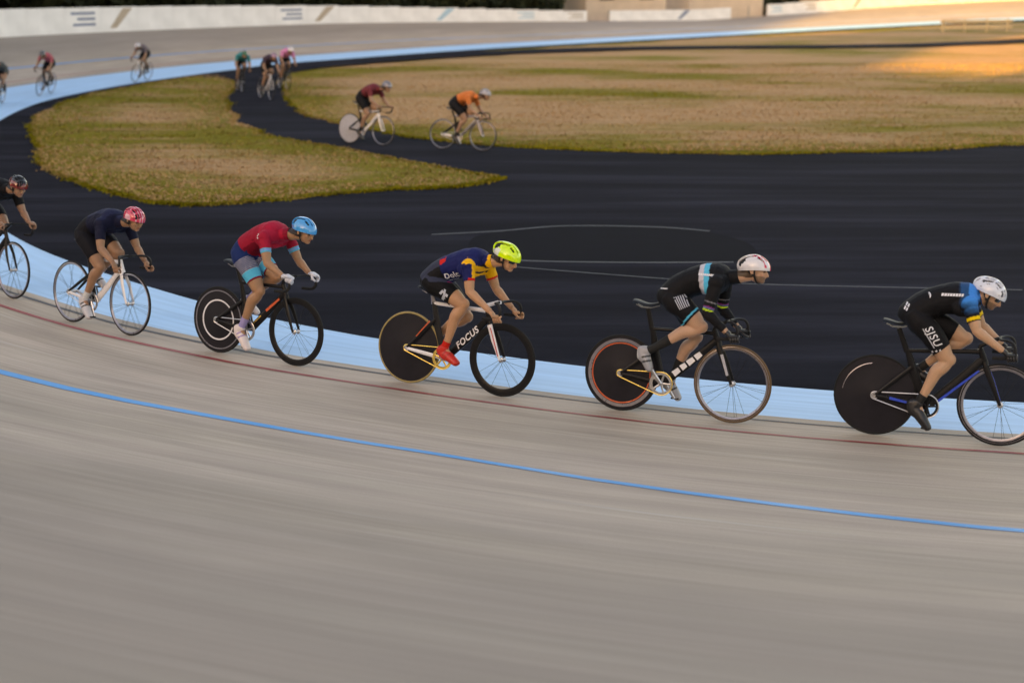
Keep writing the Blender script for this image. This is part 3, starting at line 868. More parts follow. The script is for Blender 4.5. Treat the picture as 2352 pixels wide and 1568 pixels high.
# ================================================================== riders
def ell(bm, c, r, rot=None, sub=3):
    M = Matrix.Translation(c) @ (rot.to_4x4() if rot else Matrix.Identity(4)) @ Matrix.Diagonal((*r, 1))
    bmesh.ops.create_icosphere(bm, subdivisions=sub, radius=1, matrix=M)
def V3(*a): return Vector(a)
def segs_dist(co, a, b):
    ab = b - a; t_ = np.clip(((co - a) @ ab) / max(1e-9, ab @ ab), 0, 1)
    return np.linalg.norm(co - (a + t_[:, None] * ab), axis=1), t_

def build_person(G, lab, group=None, vox=.0072, lo=False):
    """G: pose (joint positions in bicycle space) and looks; returns the Empty that carries the figure"""
    root = empty('person'); tag(root, lab, 'person', group)
    hipx, hipz = G['hip']; shx, shz = G['sh']; hx, hz = G['head']; pitch = R(G.get('pitch', 20)); yaw = R(G.get('yaw', 0))
    bm = bmesh.new()
    # trunk: rings along a rounded back line
    pel = V3(hipx, 0, hipz); che = V3(shx, 0, shz)
    mid = V3(*[pel.lerp(che, .5)[k] for k in range(3)]); up = (che - pel).normalized().cross(V3(0, -1, 0)); up = up if up.z > 0 else -up
    mid += up * G.get('arch', .055)
    path = smooth_path([pel + (pel - mid).normalized() * .085 - up * .01, pel + up * .012, pel.lerp(mid, .55) + up * .015, mid.lerp(che, .25), mid.lerp(che, .75) + up * .012, che + up * .02, che + (V3(hx, 0, hz) - che).normalized() * .05], 4)
    k = np.linspace(0, 1, len(path))
    wd = np.interp(k, [0, .12, .28, .42, .6, .8, .92, 1], [.10, .155, .152, .134, .150, .168, .15, .085])
    dp = np.interp(k, [0, .12, .28, .42, .6, .8, .92, 1], [.085, .124, .120, .114, .128, .124, .095, .07])
    sweep(bm, path, [(a, b_) for a, b_ in zip(wd, dp)], n=20)
    spine = path
    J = {}
    for s_, nm in ((-1, 'r'), (1, 'l')):
        H = V3(hipx + .005, s_ * .092, hipz); K = V3(G['knee_' + nm][0], s_ * G.get('knee_y', .085), G['knee_' + nm][1]); A = V3(G['ank_' + nm][0], s_ * .105, G['ank_' + nm][1])
        T = V3(G['toe_' + nm][0], s_ * .118, G['toe_' + nm][1])
        J['leg' + nm] = (H, K, A, T)
        th = [H + (H - K) * .12, H.lerp(K, .12), H.lerp(K, .4), H.lerp(K, .72), H.lerp(K, .9), K]
        f = (K - H).normalized(); fr = f.cross(V3(0, 1, 0)); fr = fr if fr.x > 0 or fr.z > 0 else -fr
        th[2] = th[2] + fr * .016; th[3] = th[3] + fr * .010
        sweep(bm, smooth_path(th, 3), list(np.interp(np.linspace(0, 1, 16), [0, .2, .45, .7, .9, 1], [.07, .098, .090, .070, .058, .050])), n=16)
        ell(bm, K + fr * .006, (.056, .052, .056))
        sh = (A - K).normalized(); back = sh.cross(V3(0, 1, 0)); back = -back if back.x > 0 else back      # rearwards of the shin
        cf = [K + (K - A) * .02, K.lerp(A, .12), K.lerp(A, .30) + back * .024, K.lerp(A, .55) + back * .012, K.lerp(A, .82), A]
        sweep(bm, smooth_path(cf, 3), list(np.interp(np.linspace(0, 1, 16), [0, .12, .34, .58, .84, 1], [.048, .049, .060, .045, .032, .034])), n=14)
        # foot inside the shoe
        ft = (T - A); hl = A + V3(-.03, 0, -.055)
        sweep(bm, [A, A.lerp(T, .35) + (T - A).normalized().cross(V3(0, 1, 0)) * 0, T], [.030, .026, .018], n=10)
        # arm
        S = V3(shx - .01, s_ * .178, shz - .012); E = V3(G['elb_' + nm][0], s_ * G.get('elb_y', .225), G['elb_' + nm][1]); Wr = V3(G['wr_' + nm][0], s_ * .208, G['wr_' + nm][1])
        J['arm' + nm] = (S, E, Wr)
        sweep(bm, [che + up * .0 + V3(-.02, s_ * .05, 0), che + V3(-.015, s_ * .12, 0), S], [(.09, .075), (.078, .072), (.055, .058)], n=14, side=(1, 0, 0))
        ell(bm, S + V3(-.002, s_ * .004, 0), (.062, .056, .062))
        ell(bm, S + V3(-.05, -s_ * .05, -.035), (.085, .05, .07))
        sweep(bm, smooth_path([S, S.lerp(E, .3), S.lerp(E, .6), S.lerp(E, .88), E], 3), list(np.interp(np.linspace(0, 1, 13), [0, .3, .6, .9, 1], [.054, .052, .047, .038, .037])), n=12)
        ell(bm, E, (.039, .037, .039))
        sweep(bm, smooth_path([E, E.lerp(Wr, .25), E.lerp(Wr, .6), Wr], 4), list(np.interp(np.linspace(0, 1, 13), [0, .25, .65, 1], [.037, .043, .033, .026])), n=12)
    # neck and head; head space: X forward (face), Y left, Z up
    Hc = V3(hx, 0, hz)
    RM = Matrix.Rotation(yaw, 3, 'Z') @ Matrix.Rotation(pitch, 3, 'Y')
    hp = lambda x, y, z: Hc + RM @ V3(x, y, z)
    nb = che + up * .02
    sweep(bm, [nb - (Hc - nb).normalized() * .03, nb.lerp(hp(-.035, 0, -.06), .55), hp(-.025, 0, -.045)], [(.068, .062), (.055, .056), (.053, .055)], n=14)
    ell(bm, hp(-.012, 0, .018), (.096, .074, .088), RM)
    ell(bm, hp(.028, 0, -.05), (.062, .056, .062), RM)
    ell(bm, hp(.066, 0, -.088), (.026, .028, .022), RM)         # chin
    ell(bm, hp(.030, 0, -.078), (.048, .050, .026), RM)         # jaw
    ell(bm, hp(.070, 0, .012), (.020, .050, .016), RM)          # brow
    for s_ in (-1, 1):
        ell(bm, hp(.066, s_ * .034, -.028), (.022, .020, .020), RM)  # cheek
        ell(bm, hp(-.010, s_ * .077, -.020), (.020, .010, .032), RM, 2)  # ear
    sweep(bm, [hp(.074, 0, .004), hp(.098, 0, -.020), hp(.110, 0, -.038), hp(.088, 0, -.046)], [.010, .012, .0145, .010], n=8)    # nose
    ell(bm, hp(.083, 0, -.064), (.014, .022, .0075), RM, 2)       # lips
    bmesh.ops.recalc_face_normals(bm, faces=bm.faces)
    me = bpy.data.meshes.new('body'); bm.to_mesh(me); bm.free()
    tmp = bpy.data.objects.new('tmp', me); COL.objects.link(tmp)
    md = tmp.modifiers.new('r', 'REMESH'); md.mode = 'VOXEL'; md.voxel_size = vox * (1.7 if lo else 1)
    ms = tmp.modifiers.new('s', 'SMOOTH'); ms.factor = .5; ms.iterations = 2 if lo else 3
    ev = tmp.evaluated_get(bpy.context.evaluated_depsgraph_get())
    skin = bpy.data.meshes.new_from_object(ev); bpy.data.objects.remove(tmp); bpy.data.meshes.remove(me)
    # bones used to tell regions apart
    bones = []
    for nm in 'rl':
        H, K, A, T = J['leg' + nm]; S, E, Wr = J['arm' + nm]
        bones += [('thigh' + nm, H, K, .095, .055), ('calf' + nm, K, A, .052, .034), ('foot' + nm, A, T, .034, .025), ('upper' + nm, S, E, .056, .038), ('fore' + nm, E, Wr, .04, .027)]
    bones.append(('neck', nb, hp(-.03, 0, -.05), .058, .05))
    bones.append(('head', hp(-.02, 0, .02), hp(.03, 0, -.045), .085, .07))
    ns = len(spine)
    tb = [('torso', spine[i], spine[min(i + 4, ns - 1)], float(dp[i]) * 1.05, float(dp[min(i + 4, ns - 1)]) * 1.05, i / (ns - 1), min(i + 4, ns - 1) / (ns - 1)) for i in range(0, ns - 1, 4)]
    names = [b_[0] for b_ in bones] + ['torso']
    def label(co):
        best = np.full(len(co), 9.); lab_ = np.zeros(len(co), int); tt_ = np.zeros(len(co))
        for i, (nm, a, b_, r0, r1) in enumerate(bones):
            d, t_ = segs_dist(co, np.array(a), np.array(b_)); d = d - (r0 + (r1 - r0) * t_)
            m_ = d < best; best[m_] = d[m_]; lab_[m_] = i; tt_[m_] = t_[m_]
        for (nm, a, b_, r0, r1, k0, k1) in tb:
            # elliptical trunk: squash across
            c2 = co.copy(); c2[:, 1] *= .70
            d, t_ = segs_dist(c2, np.array(a), np.array(b_)); d = d - (r0 + (r1 - r0) * t_)
            m_ = d < best; best[m_] = d[m_]; lab_[m_] = len(bones); tt_[m_] = (k0 + (k1 - k0) * t_)[m_]
        return lab_, tt_
    nm_i = {n_: i for i, n_ in enumerate(names)}
    def paint_mesh(mesh, fn, coscale=None):
        n_ = len(mesh.vertices); co = np.empty(n_ * 3); mesh.vertices.foreach_get('co', co); co = co.reshape(-1, 3)
        no = np.empty(n_ * 3); mesh.vertices.foreach_get('normal', no); no = no.reshape(-1, 3)
        l, t_ = label(co); col = np.ones((n_, 4), np.float32)
        for i in range(n_): col[i, :3] = fn(co[i], names[l[i]], t_[i], no[i])
        at = mesh.color_attributes.new('paint', 'FLOAT_COLOR', 'POINT'); at.data.foreach_set('color', col.ravel())
    SK = np.array(G.get('skin', (.50, .30, .20))); iRM = RM.inverted()
    HAIR = np.array(G.get('hair', (.03, .018, .01)))
    def skin_fn(c, nm, t_, n_):
        if nm == 'head' or nm == 'neck':
            q = iRM @ (Vector(c) - Hc)
            if q.x < .012 and q.z > -.075 + .35 * max(0, q.x + .03) and not (abs(q.y) > .072 and q.x > -.04): return HAIR
            if q.z > .022 and q.x < .075: return HAIR
            if G.get('beard') and q.z < -.045 and q.x > .005 and not (q.x > .09 and q.z > -.058): return SK * .35 + HAIR * .65
            if q.x > .075 and abs(q.z + .064) < .007 and abs(q.y) < .02: return SK * (.8, .45, .45)
            if q.x > .066 and .012 < abs(q.y) < .034 and abs(q.z + .006) < .008: return np.array((.03, .02, .02))
        return SK
    # fingers, rooted inside the palm, curled round the bar
    bx, bz = G['grip']; gl_f = []
    base = bmesh.new(); base.from_mesh(skin); n_before = len(base.verts)
    for s_, nm in ((-1, 'r'), (1, 'l')):
        S, E, Wr = J['arm' + nm]; g = V3(bx, s_ * G.get('gripy', .206), bz); gd = Vector(G.get('gdir', (1, 0, .1))).normalized()
        oy = V3(0, s_, 0); uz = gd.cross(oy); uz = uz if uz.z > 0 else -uz
        sweep(base, [Wr, Wr.lerp(g + uz * .028, .5) + oy * .004, g + uz * .030 - gd * .02, g + uz * .028 + gd * .04], [(.027, .022), (.035, .019), (.042, .018), (.034, .013)], n=10, side=(0, 1, 0))
        for k_ in range(4):
            o = g + gd * (.052 - .0205 * k_); Lf = (.92, 1.0, .96, .82)[k_]; pts = []
            for a in (80, 120, 165, 205, 245, 245 + 45 * Lf):
                a = R(a); rr_ = .0275 if a < 2.5 else .0245
                pts.append(o - oy * math.cos(a) * rr_ * 1.0 + uz * math.sin(a) * rr_)
            sweep(base, smooth_path(pts, 2), list(np.interp(np.linspace(0, 1, 11), [0, .4, 1], [.0098, .0092, .0074])), n=7)
        pts = [g + uz * .026 - gd * .012 - oy * .018, g + uz * .008 + gd * .01 - oy * .032, g - uz * .012 + gd * .03 - oy * .028, g - uz * .022 + gd * .045 - oy * .016]
        sweep(base, smooth_path(pts, 2), [.0125, .0125, .0115, .011, .0105, .010, .009], n=7)
    bmesh.ops.recalc_face_normals(base, faces=base.faces)
    # hand faces for gloves
    def shell(name, keepfn, planes, fn, mat, thick, wr=.0, src=None, trim=True):
        b_ = (src or base).copy()
        for co_, no_, rad in planes:
            co_ = Vector(co_); no_ = Vector(no_).normalized()
            fs = [f for f in b_.faces if (f.calc_center_median() - co_).length < rad]
            ge = set(fs)
            for f in fs: ge.update(f.edges); ge.update(f.verts)
            bmesh.ops.bisect_plane(b_, geom=list(ge), plane_co=co_, plane_no=no_)
        b_.faces.ensure_lookup_table()
        cen = np.array([f.calc_center_median() for f in b_.faces]); l, t_ = label(cen)
        kill = [f for i, f in enumerate(b_.faces) if not keepfn(cen[i], names[l[i]], t_[i])]
        bmesh.ops.delete(b_, geom=kill, context='FACES')
        b_.normal_update()
        nrm = {v: v.normal.copy() for v in b_.verts}
        for v in b_.verts:
            w2 = 0.
            if wr:
                p = v.co; w2 = wr * (noise.noise(Vector((p.x * 14 + p.z * 9, p.y * 10, p.z * 16 - p.x * 12))) + .5 * noise.noise(p * 40))
            v.co += nrm[v] * (thick + w2)
        be = [e for e in b_.edges if e.is_boundary]
        if be and trim:
            src_v = {v: nrm[v] for e in be for v in e.verts}
            r_ = bmesh.ops.extrude_edge_only(b_, edges=be)
            for v in r_['geom']:
                if isinstance(v, bmesh.types.BMVert):
                    q = min(src_v, key=lambda w: (w.co - v.co).length_squared) if len(src_v) < 1 else None
                    v.co -= v.normal * (thick * 1.3) if v.normal.length > .1 else Vector((0, 0, 0))
        mesh = bpy.data.meshes.new(name); b_.to_mesh(mesh); b_.free(); mesh.shade_smooth()
        paint_mesh(mesh, fn)
        o = link_mesh(name, mesh, mat, root)
        return o
    waist = G.get('waist', .40)
    def plane_of(a, b_, f, rad): return (a.lerp(b_, f), b_ - a, rad)
    sl = G.get('sleeve', .62); slf = sl > 1
    pl = []
    for nm in 'rl':
        S, E, Wr = J['arm' + nm]
        pl.append(plane_of(S, E, sl, .12) if not slf else plane_of(E, Wr, sl - 1, .1))
    iw = int(waist * (ns - 1))
    pw = (spine[iw], spine[iw + 1] - spine[iw - 1], .32)
    pn = (nb.lerp(Hc, .50), (Hc - nb), .12)
    def keep_j(c, nm, t_):
        q = Vector(c)
        if nm == 'torso': return (q - pw[0]).dot(pw[1]) > 0 and (q - pn[0]).dot(pn[1]) < 0
        if nm == 'neck': return (q - pn[0]).dot(pn[1]) < 0
        if nm.startswith('upper'): return True if slf else t_ < sl
        if nm.startswith('fore'): return slf and t_ < sl - 1
        if nm.startswith('thigh'): return t_ < .13 and (q - pw[0]).dot(pw[1]) > 0
        return False
    jersey = shell('jersey', keep_j, pl + [pw, pn], G['jersey'], M_FABRIC, .0060, .0046 if not lo else 0)
    sh_t = G.get('shorts_t', .72); pl = []
    for nm in 'rl':
        H, K, A, T = J['leg' + nm]; pl.append(plane_of(H, K, sh_t, .15))
    def keep_s(c, nm, t_):
        q = Vector(c)
        if nm == 'torso': return (q - pw[0]).dot(pw[1]) < 0.004
        if nm.startswith('thigh'): return t_ < sh_t and (t_ >= .13 or (q - pw[0]).dot(pw[1]) < 0.004)
        return False
    shorts = shell('shorts', keep_s, pl + [(pw[0] + pw[1].normalized() * .004, pw[1], .32)], G['shorts'], M_FABRIC, .0045, .0020 if not lo else 0)
    # socks
    sk = G.get('sock', .78)
    for sd_ in 'rl':
      shell('sock', lambda c, nm, t_: nm == 'calf' + sd_ and t_ > sk, [plane_of(J['leg' + sd_][1], J['leg' + sd_][2], sk, .1)], G.get('sockc', lambda c, nm, t_, n_: (.02, .02, .02)), M_FABRIC, .0035)
    if G.get('gloves'):
        def keep_g(c, nm, t_):
            q = Vector(c)
            for m_ in gs:
                S, E, Wr = J['arm' + m_]
                if q.y * Wr.y > 0 and (q - Wr).dot(Wr - E) > -.0 and (q - Wr).length < .22 and nm not in ('torso', 'head'):
                    if nm.startswith('thigh') or nm.startswith('calf') or nm.startswith('foot'): return (q - V3(bx, Wr.y, bz)).length < .09
                    return True
            return False
        for gs in 'rl':
            pl = [(J['arm' + gs][2], J['arm' + gs][2] - J['arm' + gs][1], .06)]
            shell('glove', keep_g, pl, G['gloves'], M_LEATH, .0022, trim=False)
    body_me = bpy.data.meshes.new('body'); base.to_mesh(body_me); base.free(); body_me.shade_smooth()
    paint_mesh(body_me, skin_fn)
    link_mesh('body', body_me, M_SKIN, root)
    # shoes
    for nm, s_ in (('r', -1), ('l', 1)):
        H, K, A, T = J['leg' + nm]; d = (T - A); d.y = 0
        # sole line: from the heel to the toe, ankle a little above the heel
        toe = T + V3(0, 0, -.004); fw = (T - A).normalized(); dn = fw.cross(V3(0, 1, 0)); dn = dn if dn.z < 0 else -dn
        a0 = A + dn * .045 - fw * .040
        bm = bmesh.new()
        ctr = [a0 - fw * .012, a0 + fw * .02, a0 + fw * .075, a0.lerp(toe, .55) , a0.lerp(toe, .8), toe + fw * .035, toe + fw * .06]
        ctr = [c + dn * o for c, o in zip(ctr, (-.012, -.010, -.002, .004, .006, .004, .004))]
        sweep(bm, smooth_path(ctr, 3), list(zip(np.interp(np.linspace(0, 1, 19), [0, .1, .4, .7, .9, 1], [.020, .036, .041, .050, .040, .014]), np.interp(np.linspace(0, 1, 19), [0, .1, .35, .7, .9, 1], [.024, .044, .054, .042, .028, .012]))), n=12)
        shn = (A - K).normalized()
        sweep(bm, [A - shn * .022, A + shn * .012, a0 + fw * .05], [(.041, .044), (.040, .050), (.036, .050)], n=12)
        bmesh.ops.recalc_face_normals(bm, faces=bm.faces)
        mesh = bpy.data.meshes.new('shoe'); bm.to_mesh(mesh); bm.free()
        tmp = bpy.data.objects.new('tmp', mesh); COL.objects.link(tmp)
        md = tmp.modifiers.new('r', 'REMESH'); md.mode = 'VOXEL'; md.voxel_size = .006 if not lo else .01
        ms = tmp.modifiers.new('s', 'SMOOTH'); ms.factor = .5; ms.iterations = 3
        m2 = bpy.data.meshes.new_from_object(tmp.evaluated_get(bpy.context.evaluated_depsgraph_get())); bpy.data.objects.remove(tmp)
        m2.name = 'shoe'; m2.shade_smooth()
        sc_ = G.get('shoe', (.02, .02, .02)); n_ = len(m2.vertices); co = np.empty(n_ * 3); m2.vertices.foreach_get('co', co); co = co.reshape(-1, 3)
        hgt = (co - np.array(a0)) @ np.array(dn); col = np.ones((n_, 4), np.float32); col[:, :3] = sc_
        col[hgt > .026, :3] = G.get('sole', (.012, .012, .012))
        al_ = (co - np.array(a0)) @ np.array(fw)
        for s0 in (.085, .125): col[(np.abs(al_ - s0) < .008) & (hgt < 0), :3] = G.get('strap', (.012, .012, .012))
        at = m2.color_attributes.new('paint', 'FLOAT_COLOR', 'POINT'); at.data.foreach_set('color', col.ravel())
        link_mesh('shoe', m2, M_LEATH, root)
    # helmet: ventilated shell over a dark liner
    HS_ = G.get('helmet', {})
    nu, nv = (64, 26) if not lo else (32, 14)
    bm = bmesh.new(); grid = []
    tail = HS_.get('tail', .035)
    def hshape(th, ph, off=0.):
        # th around (0 = front), ph from the crown (0) down to the rim (1)
        lim = R(104) - R(13) * math.cos(th) * 1.0 - R(6) * (math.cos(2 * th) - 1) * -.5
        a = ph * lim
        x = math.sin(a) * math.cos(th); y = math.sin(a) * math.sin(th); z = math.cos(a)
        L = .128 + off + (tail * max(0, -x) ** 1.5 if x < 0 else .006 * x)
        w_ = .098 + off; h_ = .112 + off - .010 * max(0, x)
        zz = z * h_
        if x < 0: zz += .014 * (-x) ** 2 * (1 if HS_.get('kick') else .3)
        return V3(x * L - .010, y * w_ * (1 - .10 * max(0, -x) ** 2), zz + .012)
    hHp = lambda v: Hc + RM @ v
    for i in range(nv + 1):
        grid.append([bm.verts.new(hHp(hshape(2 * math.pi * j / nu, max(i, .02) / nv))) for j in range(nu)])
    style = HS_.get('vents', 'long')
    def is_vent(th, ph):
        th = (th + math.pi) % (2 * math.pi) - math.pi; a = ph * 1.7
        x = math.sin(a) * math.cos(th) * 1.1; y = math.sin(a) * math.sin(th)
        if ph > .86 : return False
        if style == 'few':     # aero shell: two narrow front slots, open tail scoops
            if .09 < abs(y) < .24 and -.05 < x < .84: return True
            if .44 < abs(y) < .60 and .18 < x < .66: return True
            if .34 < abs(y) < .52 and -.66 < x < .06: return True
            if .20 < abs(y) < .70 and -.98 < x < -.55 and math.cos(a) > .12: return True
            return False
        ribs = (abs(y) * 4.1 + (.25 if style == 'long' else .1)) % 1.0
        if ribs < .47: return False
        seg_ = (x * (1.5 if style == 'long' else 2.0) + .3 * abs(y) + .15) % 1.0
        return seg_ > .26 and abs(y) < .80 and abs(x) < .97
    kill = []
    for i in range(nv):
        for j in range(nu):
            f = bm.faces.new((grid[i][j], grid[i][(j + 1) % nu], grid[i + 1][(j + 1) % nu], grid[i + 1][j]))
            if is_vent(2 * math.pi * (j + .5) / nu, (i + .5) / nv): kill.append(f)
    bm.faces.new([grid[0][j] for j in range(nu)])
    bmesh.ops.recalc_face_normals(bm, faces=bm.faces)
    bmesh.ops.delete(bm, geom=kill, context='FACES')
    for _ in range(2):
        bmesh.ops.smooth_vert(bm, verts=[v for v in bm.verts if v.is_boundary and (iRM @ (v.co - Hc)).z > .035], factor=.35, use_axis_x=True, use_axis_y=True, use_axis_z=True)
    mesh = bpy.data.meshes.new('helmet'); bm.to_mesh(mesh); bm.free()
    tmp = bpy.data.objects.new('tmp', mesh); COL.objects.link(tmp)
    so_ = tmp.modifiers.new('so', 'SOLIDIFY'); so_.thickness = .014; so_.offset = -1
    bv = tmp.modifiers.new('b', 'BEVEL'); bv.width = .002; bv.segments = 1; bv.limit_method = 'ANGLE'
    m2 = bpy.data.meshes.new_from_object(tmp.evaluated_get(bpy.context.evaluated_depsgraph_get())); bpy.data.objects.remove(tmp)
    m2.name = 'helmet'; m2.shade_smooth()
    try: m2.set_sharp_from_angle(angle=R(35))
    except Exception: pass
    n_ = len(m2.vertices); co = np.empty(n_ * 3); m2.vertices.foreach_get('co', co); co = co.reshape(-1, 3); col = np.ones((n_, 4), np.float32)
    for i in range(n_): col[i, :3] = HS_['fn'](iRM @ (Vector(co[i]) - Hc))
    at = m2.color_attributes.new('paint', 'FLOAT_COLOR', 'POINT'); at.data.foreach_set('color', col.ravel())
    helm = link_mesh('helmet', m2, M_SHELL, root)
    bm = bmesh.new(); g2 = []
    for i in range(0, nv + 1, 2): g2.append([bm.verts.new(hHp(hshape(2 * math.pi * j / 32, max(i, .02) / nv * .97, -.018))) for j in range(32)])
    for A_, B_ in zip(g2, g2[1:]):
        for j in range(32): bm.faces.new((A_[j], A_[(j + 1) % 32], B_[(j + 1) % 32], B_[j]))
    bm.faces.new([g2[0][j] for j in range(32)])
    finish('liner', bm, MK['matte'], helm)
    # chin straps
    for s_ in (-1, 1):
        pts = [hp(.010, s_ * .083, -.004), hp(.016, s_ * .078, -.045), hp(.030, s_ * .060, -.088), hp(.042, s_ * .030, -.110), hp(.046, 0, -.116)]
        bm = bmesh.new(); sweep(bm, smooth_path(pts, 3), (.0075, .0018), n=6, side=(1, 0, 0)); finish('strap', bm, MK['tape'], helm)
        pts = [hp(-.055, s_ * .079, .0), hp(-.02, s_ * .083, -.03), hp(.016, s_ * .080, -.047)]
        bm = bmesh.new(); sweep(bm, smooth_path(pts, 3), (.0065, .0018), n=6, side=(1, 0, 0)); finish('strap', bm, MK['tape'], helm)
    if G.get('glasses'):
        gl = empty('sunglasses'); gl.parent = root
        bm = bmesh.new(); A_ = []
        for th in np.linspace(-1.05, 1.05, 15):
            A_.append([bm.verts.new(hp(.012 + .082 * math.cos(th * .9), .072 * math.sin(th) * 1.05, z_)) for z_ in (.014, -.004, -.024 + .008 * (abs(th) < .2))])
        for a, b2 in zip(A_, A_[1:]):
            for k2 in range(2): bm.faces.new((a[k2], a[k2 + 1], b2[k2 + 1], b2[k2]))
        finish('lens', bm, M_GLASS, gl)
        for s_ in (-1, 1): tube_obj('temple', [hp(.055, s_ * .066, .006), hp(.02, s_ * .082, .004), hp(-.03, s_ * .082, -.002)], (.002, .005), MK['matte'], gl, n=6)
    # hair showing below the helmet
    if G.get('hair_long'):
        bm = bmesh.new(); rg = random.Random(3)
        for k2 in range(26):
            a = R(105 + 150 * k2 / 25); x = -.012 + .092 * math.cos(a); y = .079 * math.sin(a)
            pts = [hp(x, y, .012), hp(x * 1.1, y * 1.09, -.022), hp(x * 1.1 + rg.uniform(-.01, .01), y * 1.06, -.052 - rg.uniform(0, .02))]
            sweep(bm, pts, [.012, .013, .003], n=6)
        me3 = finish('hair', bm, None, root); me3.data.materials.append(plain('brown_hair', tuple(G['hair']), .6, var=.3, scale=80))
    # printed words and marks, laid on to the cloth
    for (target, body, size, x, z, rot, colr, bold) in G.get('prints', []):
        tg_ = jersey if target == 'jersey' else shorts
        bv_ = BVHTree.FromPolygons([v.co[:] for v in tg_.data.vertices], [p.vertices[:] for p in tg_.data.polygons])
        bm = bmesh.new()
        if isinstance(body, str):
            tm = text_mesh(body, size, bold=bold, slant=.15, spacing=1.12); bm.from_mesh(tm)
        else:
            for poly in body: bm.faces.new([bm.verts.new((a * size, b2 * size, 0)) for a, b2 in poly])
        bmesh.ops.triangulate(bm, faces=bm.faces)
        for _ in range(2):
            es = [e for e in bm.edges if e.calc_length() > .012]
            if es: bmesh.ops.subdivide_edges(bm, edges=es, cuts=1); bmesh.ops.triangulate(bm, faces=bm.faces)
        cr_, sr_ = math.cos(R(rot)), math.sin(R(rot)); bad = []
        for v in bm.verts:
            u_, w2 = v.co.x, v.co.y; X = x + u_ * cr_ - w2 * sr_; Z = z + u_ * sr_ + w2 * cr_
            hit = bv_.ray_cast(Vector((X, -.6, Z)), Vector((0, 1, 0)))
            if hit[0] is None: bad.append(v); continue
            nn = hit[1] if hit[1].y < 0 else -hit[1]
            v.co = hit[0] + nn * .0016
        bmesh.ops.delete(bm, geom=bad, context='VERTS')
        ml = 'print_' + colr
        finish('lettering' if isinstance(body, str) else 'printed_mark', bm, PRINT[colr], tg_, smooth=True)
    if G.get('number'):   # pinned paper race number on the hip side / back
        pass
    return root
PRINT = {'white': plain('white_print', (.70, .70, .74), .6, var=.05), 'cyan': plain('cyan_print', (.03, .36, .55), .6, var=.05), 'grey': plain('grey_print', (.40, .42, .48), .6, var=.05),
         'yellow': plain('yellow_print', (.8, .55, .05), .6, var=.05), 'lime': plain('lime_print', (.55, .75, .05), .6), 'magenta': plain('magenta_print', (.45, .03, .20), .6), 'navy': plain('navy_cloth_print', (.01, .02, .10), .6)}

SIZE = .98
def place(objs, s, u, lean, zf=0.):
    """stand a bicycle and its rider on the track: rear wheel at (s, u), leaning into the bend"""
    p, T, N = surf(s, u); p2, _, _ = surf(s + .98, u)
    T = (p2 - p).normalized(); up = Vector((0, 0, 1)); left = up.cross(T).normalized()
    up = T.cross(left).normalized(); up = (up * math.cos(lean) + left * math.sin(lean)).normalized(); left = up.cross(T).normalized()
    M = Matrix(((T.x, left.x, up.x, p.x), (T.y, left.y, up.y, p.y), (T.z, left.z, up.z, p.z + .003), (0, 0, 0, 1)))
    M = M @ Matrix.Diagonal((SIZE, SIZE, SIZE, 1))
    for o in objs: o.matrix_world = M
    return M
def place_at(objs, x, y, heading, lean):
    """rear wheel standing at (x, y) on the banking, riding on the given heading"""
    h = Vector((math.cos(heading), math.sin(heading), 0))
    p, _, _ = surf(*su_of(x, y)); q = Vector((x, y, 0)) + h * .96; p2, _, _ = surf(*su_of(q.x, q.y))
    T = Vector((h.x, h.y, (p2.z - p.z) / .96)).normalized(); left = Vector((0, 0, 1)).cross(T).normalized()
    up = T.cross(left).normalized(); up = (up * math.cos(lean) + left * math.sin(lean)).normalized(); left = up.cross(T).normalized()
    M = Matrix(((T.x, left.x, up.x, x), (T.y, left.y, up.y, y), (T.z, left.z, up.z, p.z + .003), (0, 0, 0, 1)))
    M = M @ Matrix.Diagonal((SIZE, SIZE, SIZE, 1))
    for o in objs: o.matrix_world = M
def place_free(objs, x, y, z, ang, lean):
    T = Vector((math.cos(ang), math.sin(ang), 0)); left = Vector((-T.y, T.x, 0)); up = (Vector((0, 0, 1)) * math.cos(lean) + left * math.sin(lean)); left = up.cross(T)
    M = Matrix(((T.x, left.x, up.x, x), (T.y, left.y, up.y, y), (T.z, left.z, up.z, z), (0, 0, 0, 1)))
    for o in objs: o.matrix_world = M

# ------------------------------------------------------------------ prints
def bars(*rows):
    out = []
    for (y, h, spans) in rows:
        for a, b in spans: out.append([(a, y), (b, y), (b + h * .25, y + h), (a + h * .25, y + h)])
    return out
def disc_poly(r=1, n=16): return [[(r * math.cos(2 * math.pi * k / n), r * math.sin(2 * math.pi * k / n)) for k in range(n)]]
def star_poly():
    o = [(0, 0)]; P = [((1 if k % 2 == 0 else .42) * math.sin(math.pi * k / 5), (1 if k % 2 == 0 else .42) * math.cos(math.pi * k / 5)) for k in range(10)]
    return [[(0, 0), P[k], P[(k + 1) % 10]] for k in range(10)]
WORDROW = bars((0, .8, [(0, .7), (.85, 1.6), (1.75, 2.3), (2.45, 3.2), (3.35, 4.0), (4.15, 4.9), (5.05, 5.7), (5.85, 6.5)]))
GRILLE = bars(*[(k * .55, .28, [(0 + .1 * k, 4.2 + .05 * k)]) for k in range(6)])
PAW = [[(-.9, .2), (-.2, .9), (.1, .5), (-.5, -.1)], [(.1, 1.1), (.5, .9), (.3, -.9), (-.1, -.7)], [(-.6, -.9), (-.2, -1.2), (.5, -.1), (.1, .2)], [(.5, .3), (1.0, .0), (.8, -.5), (.4, -.3)]]

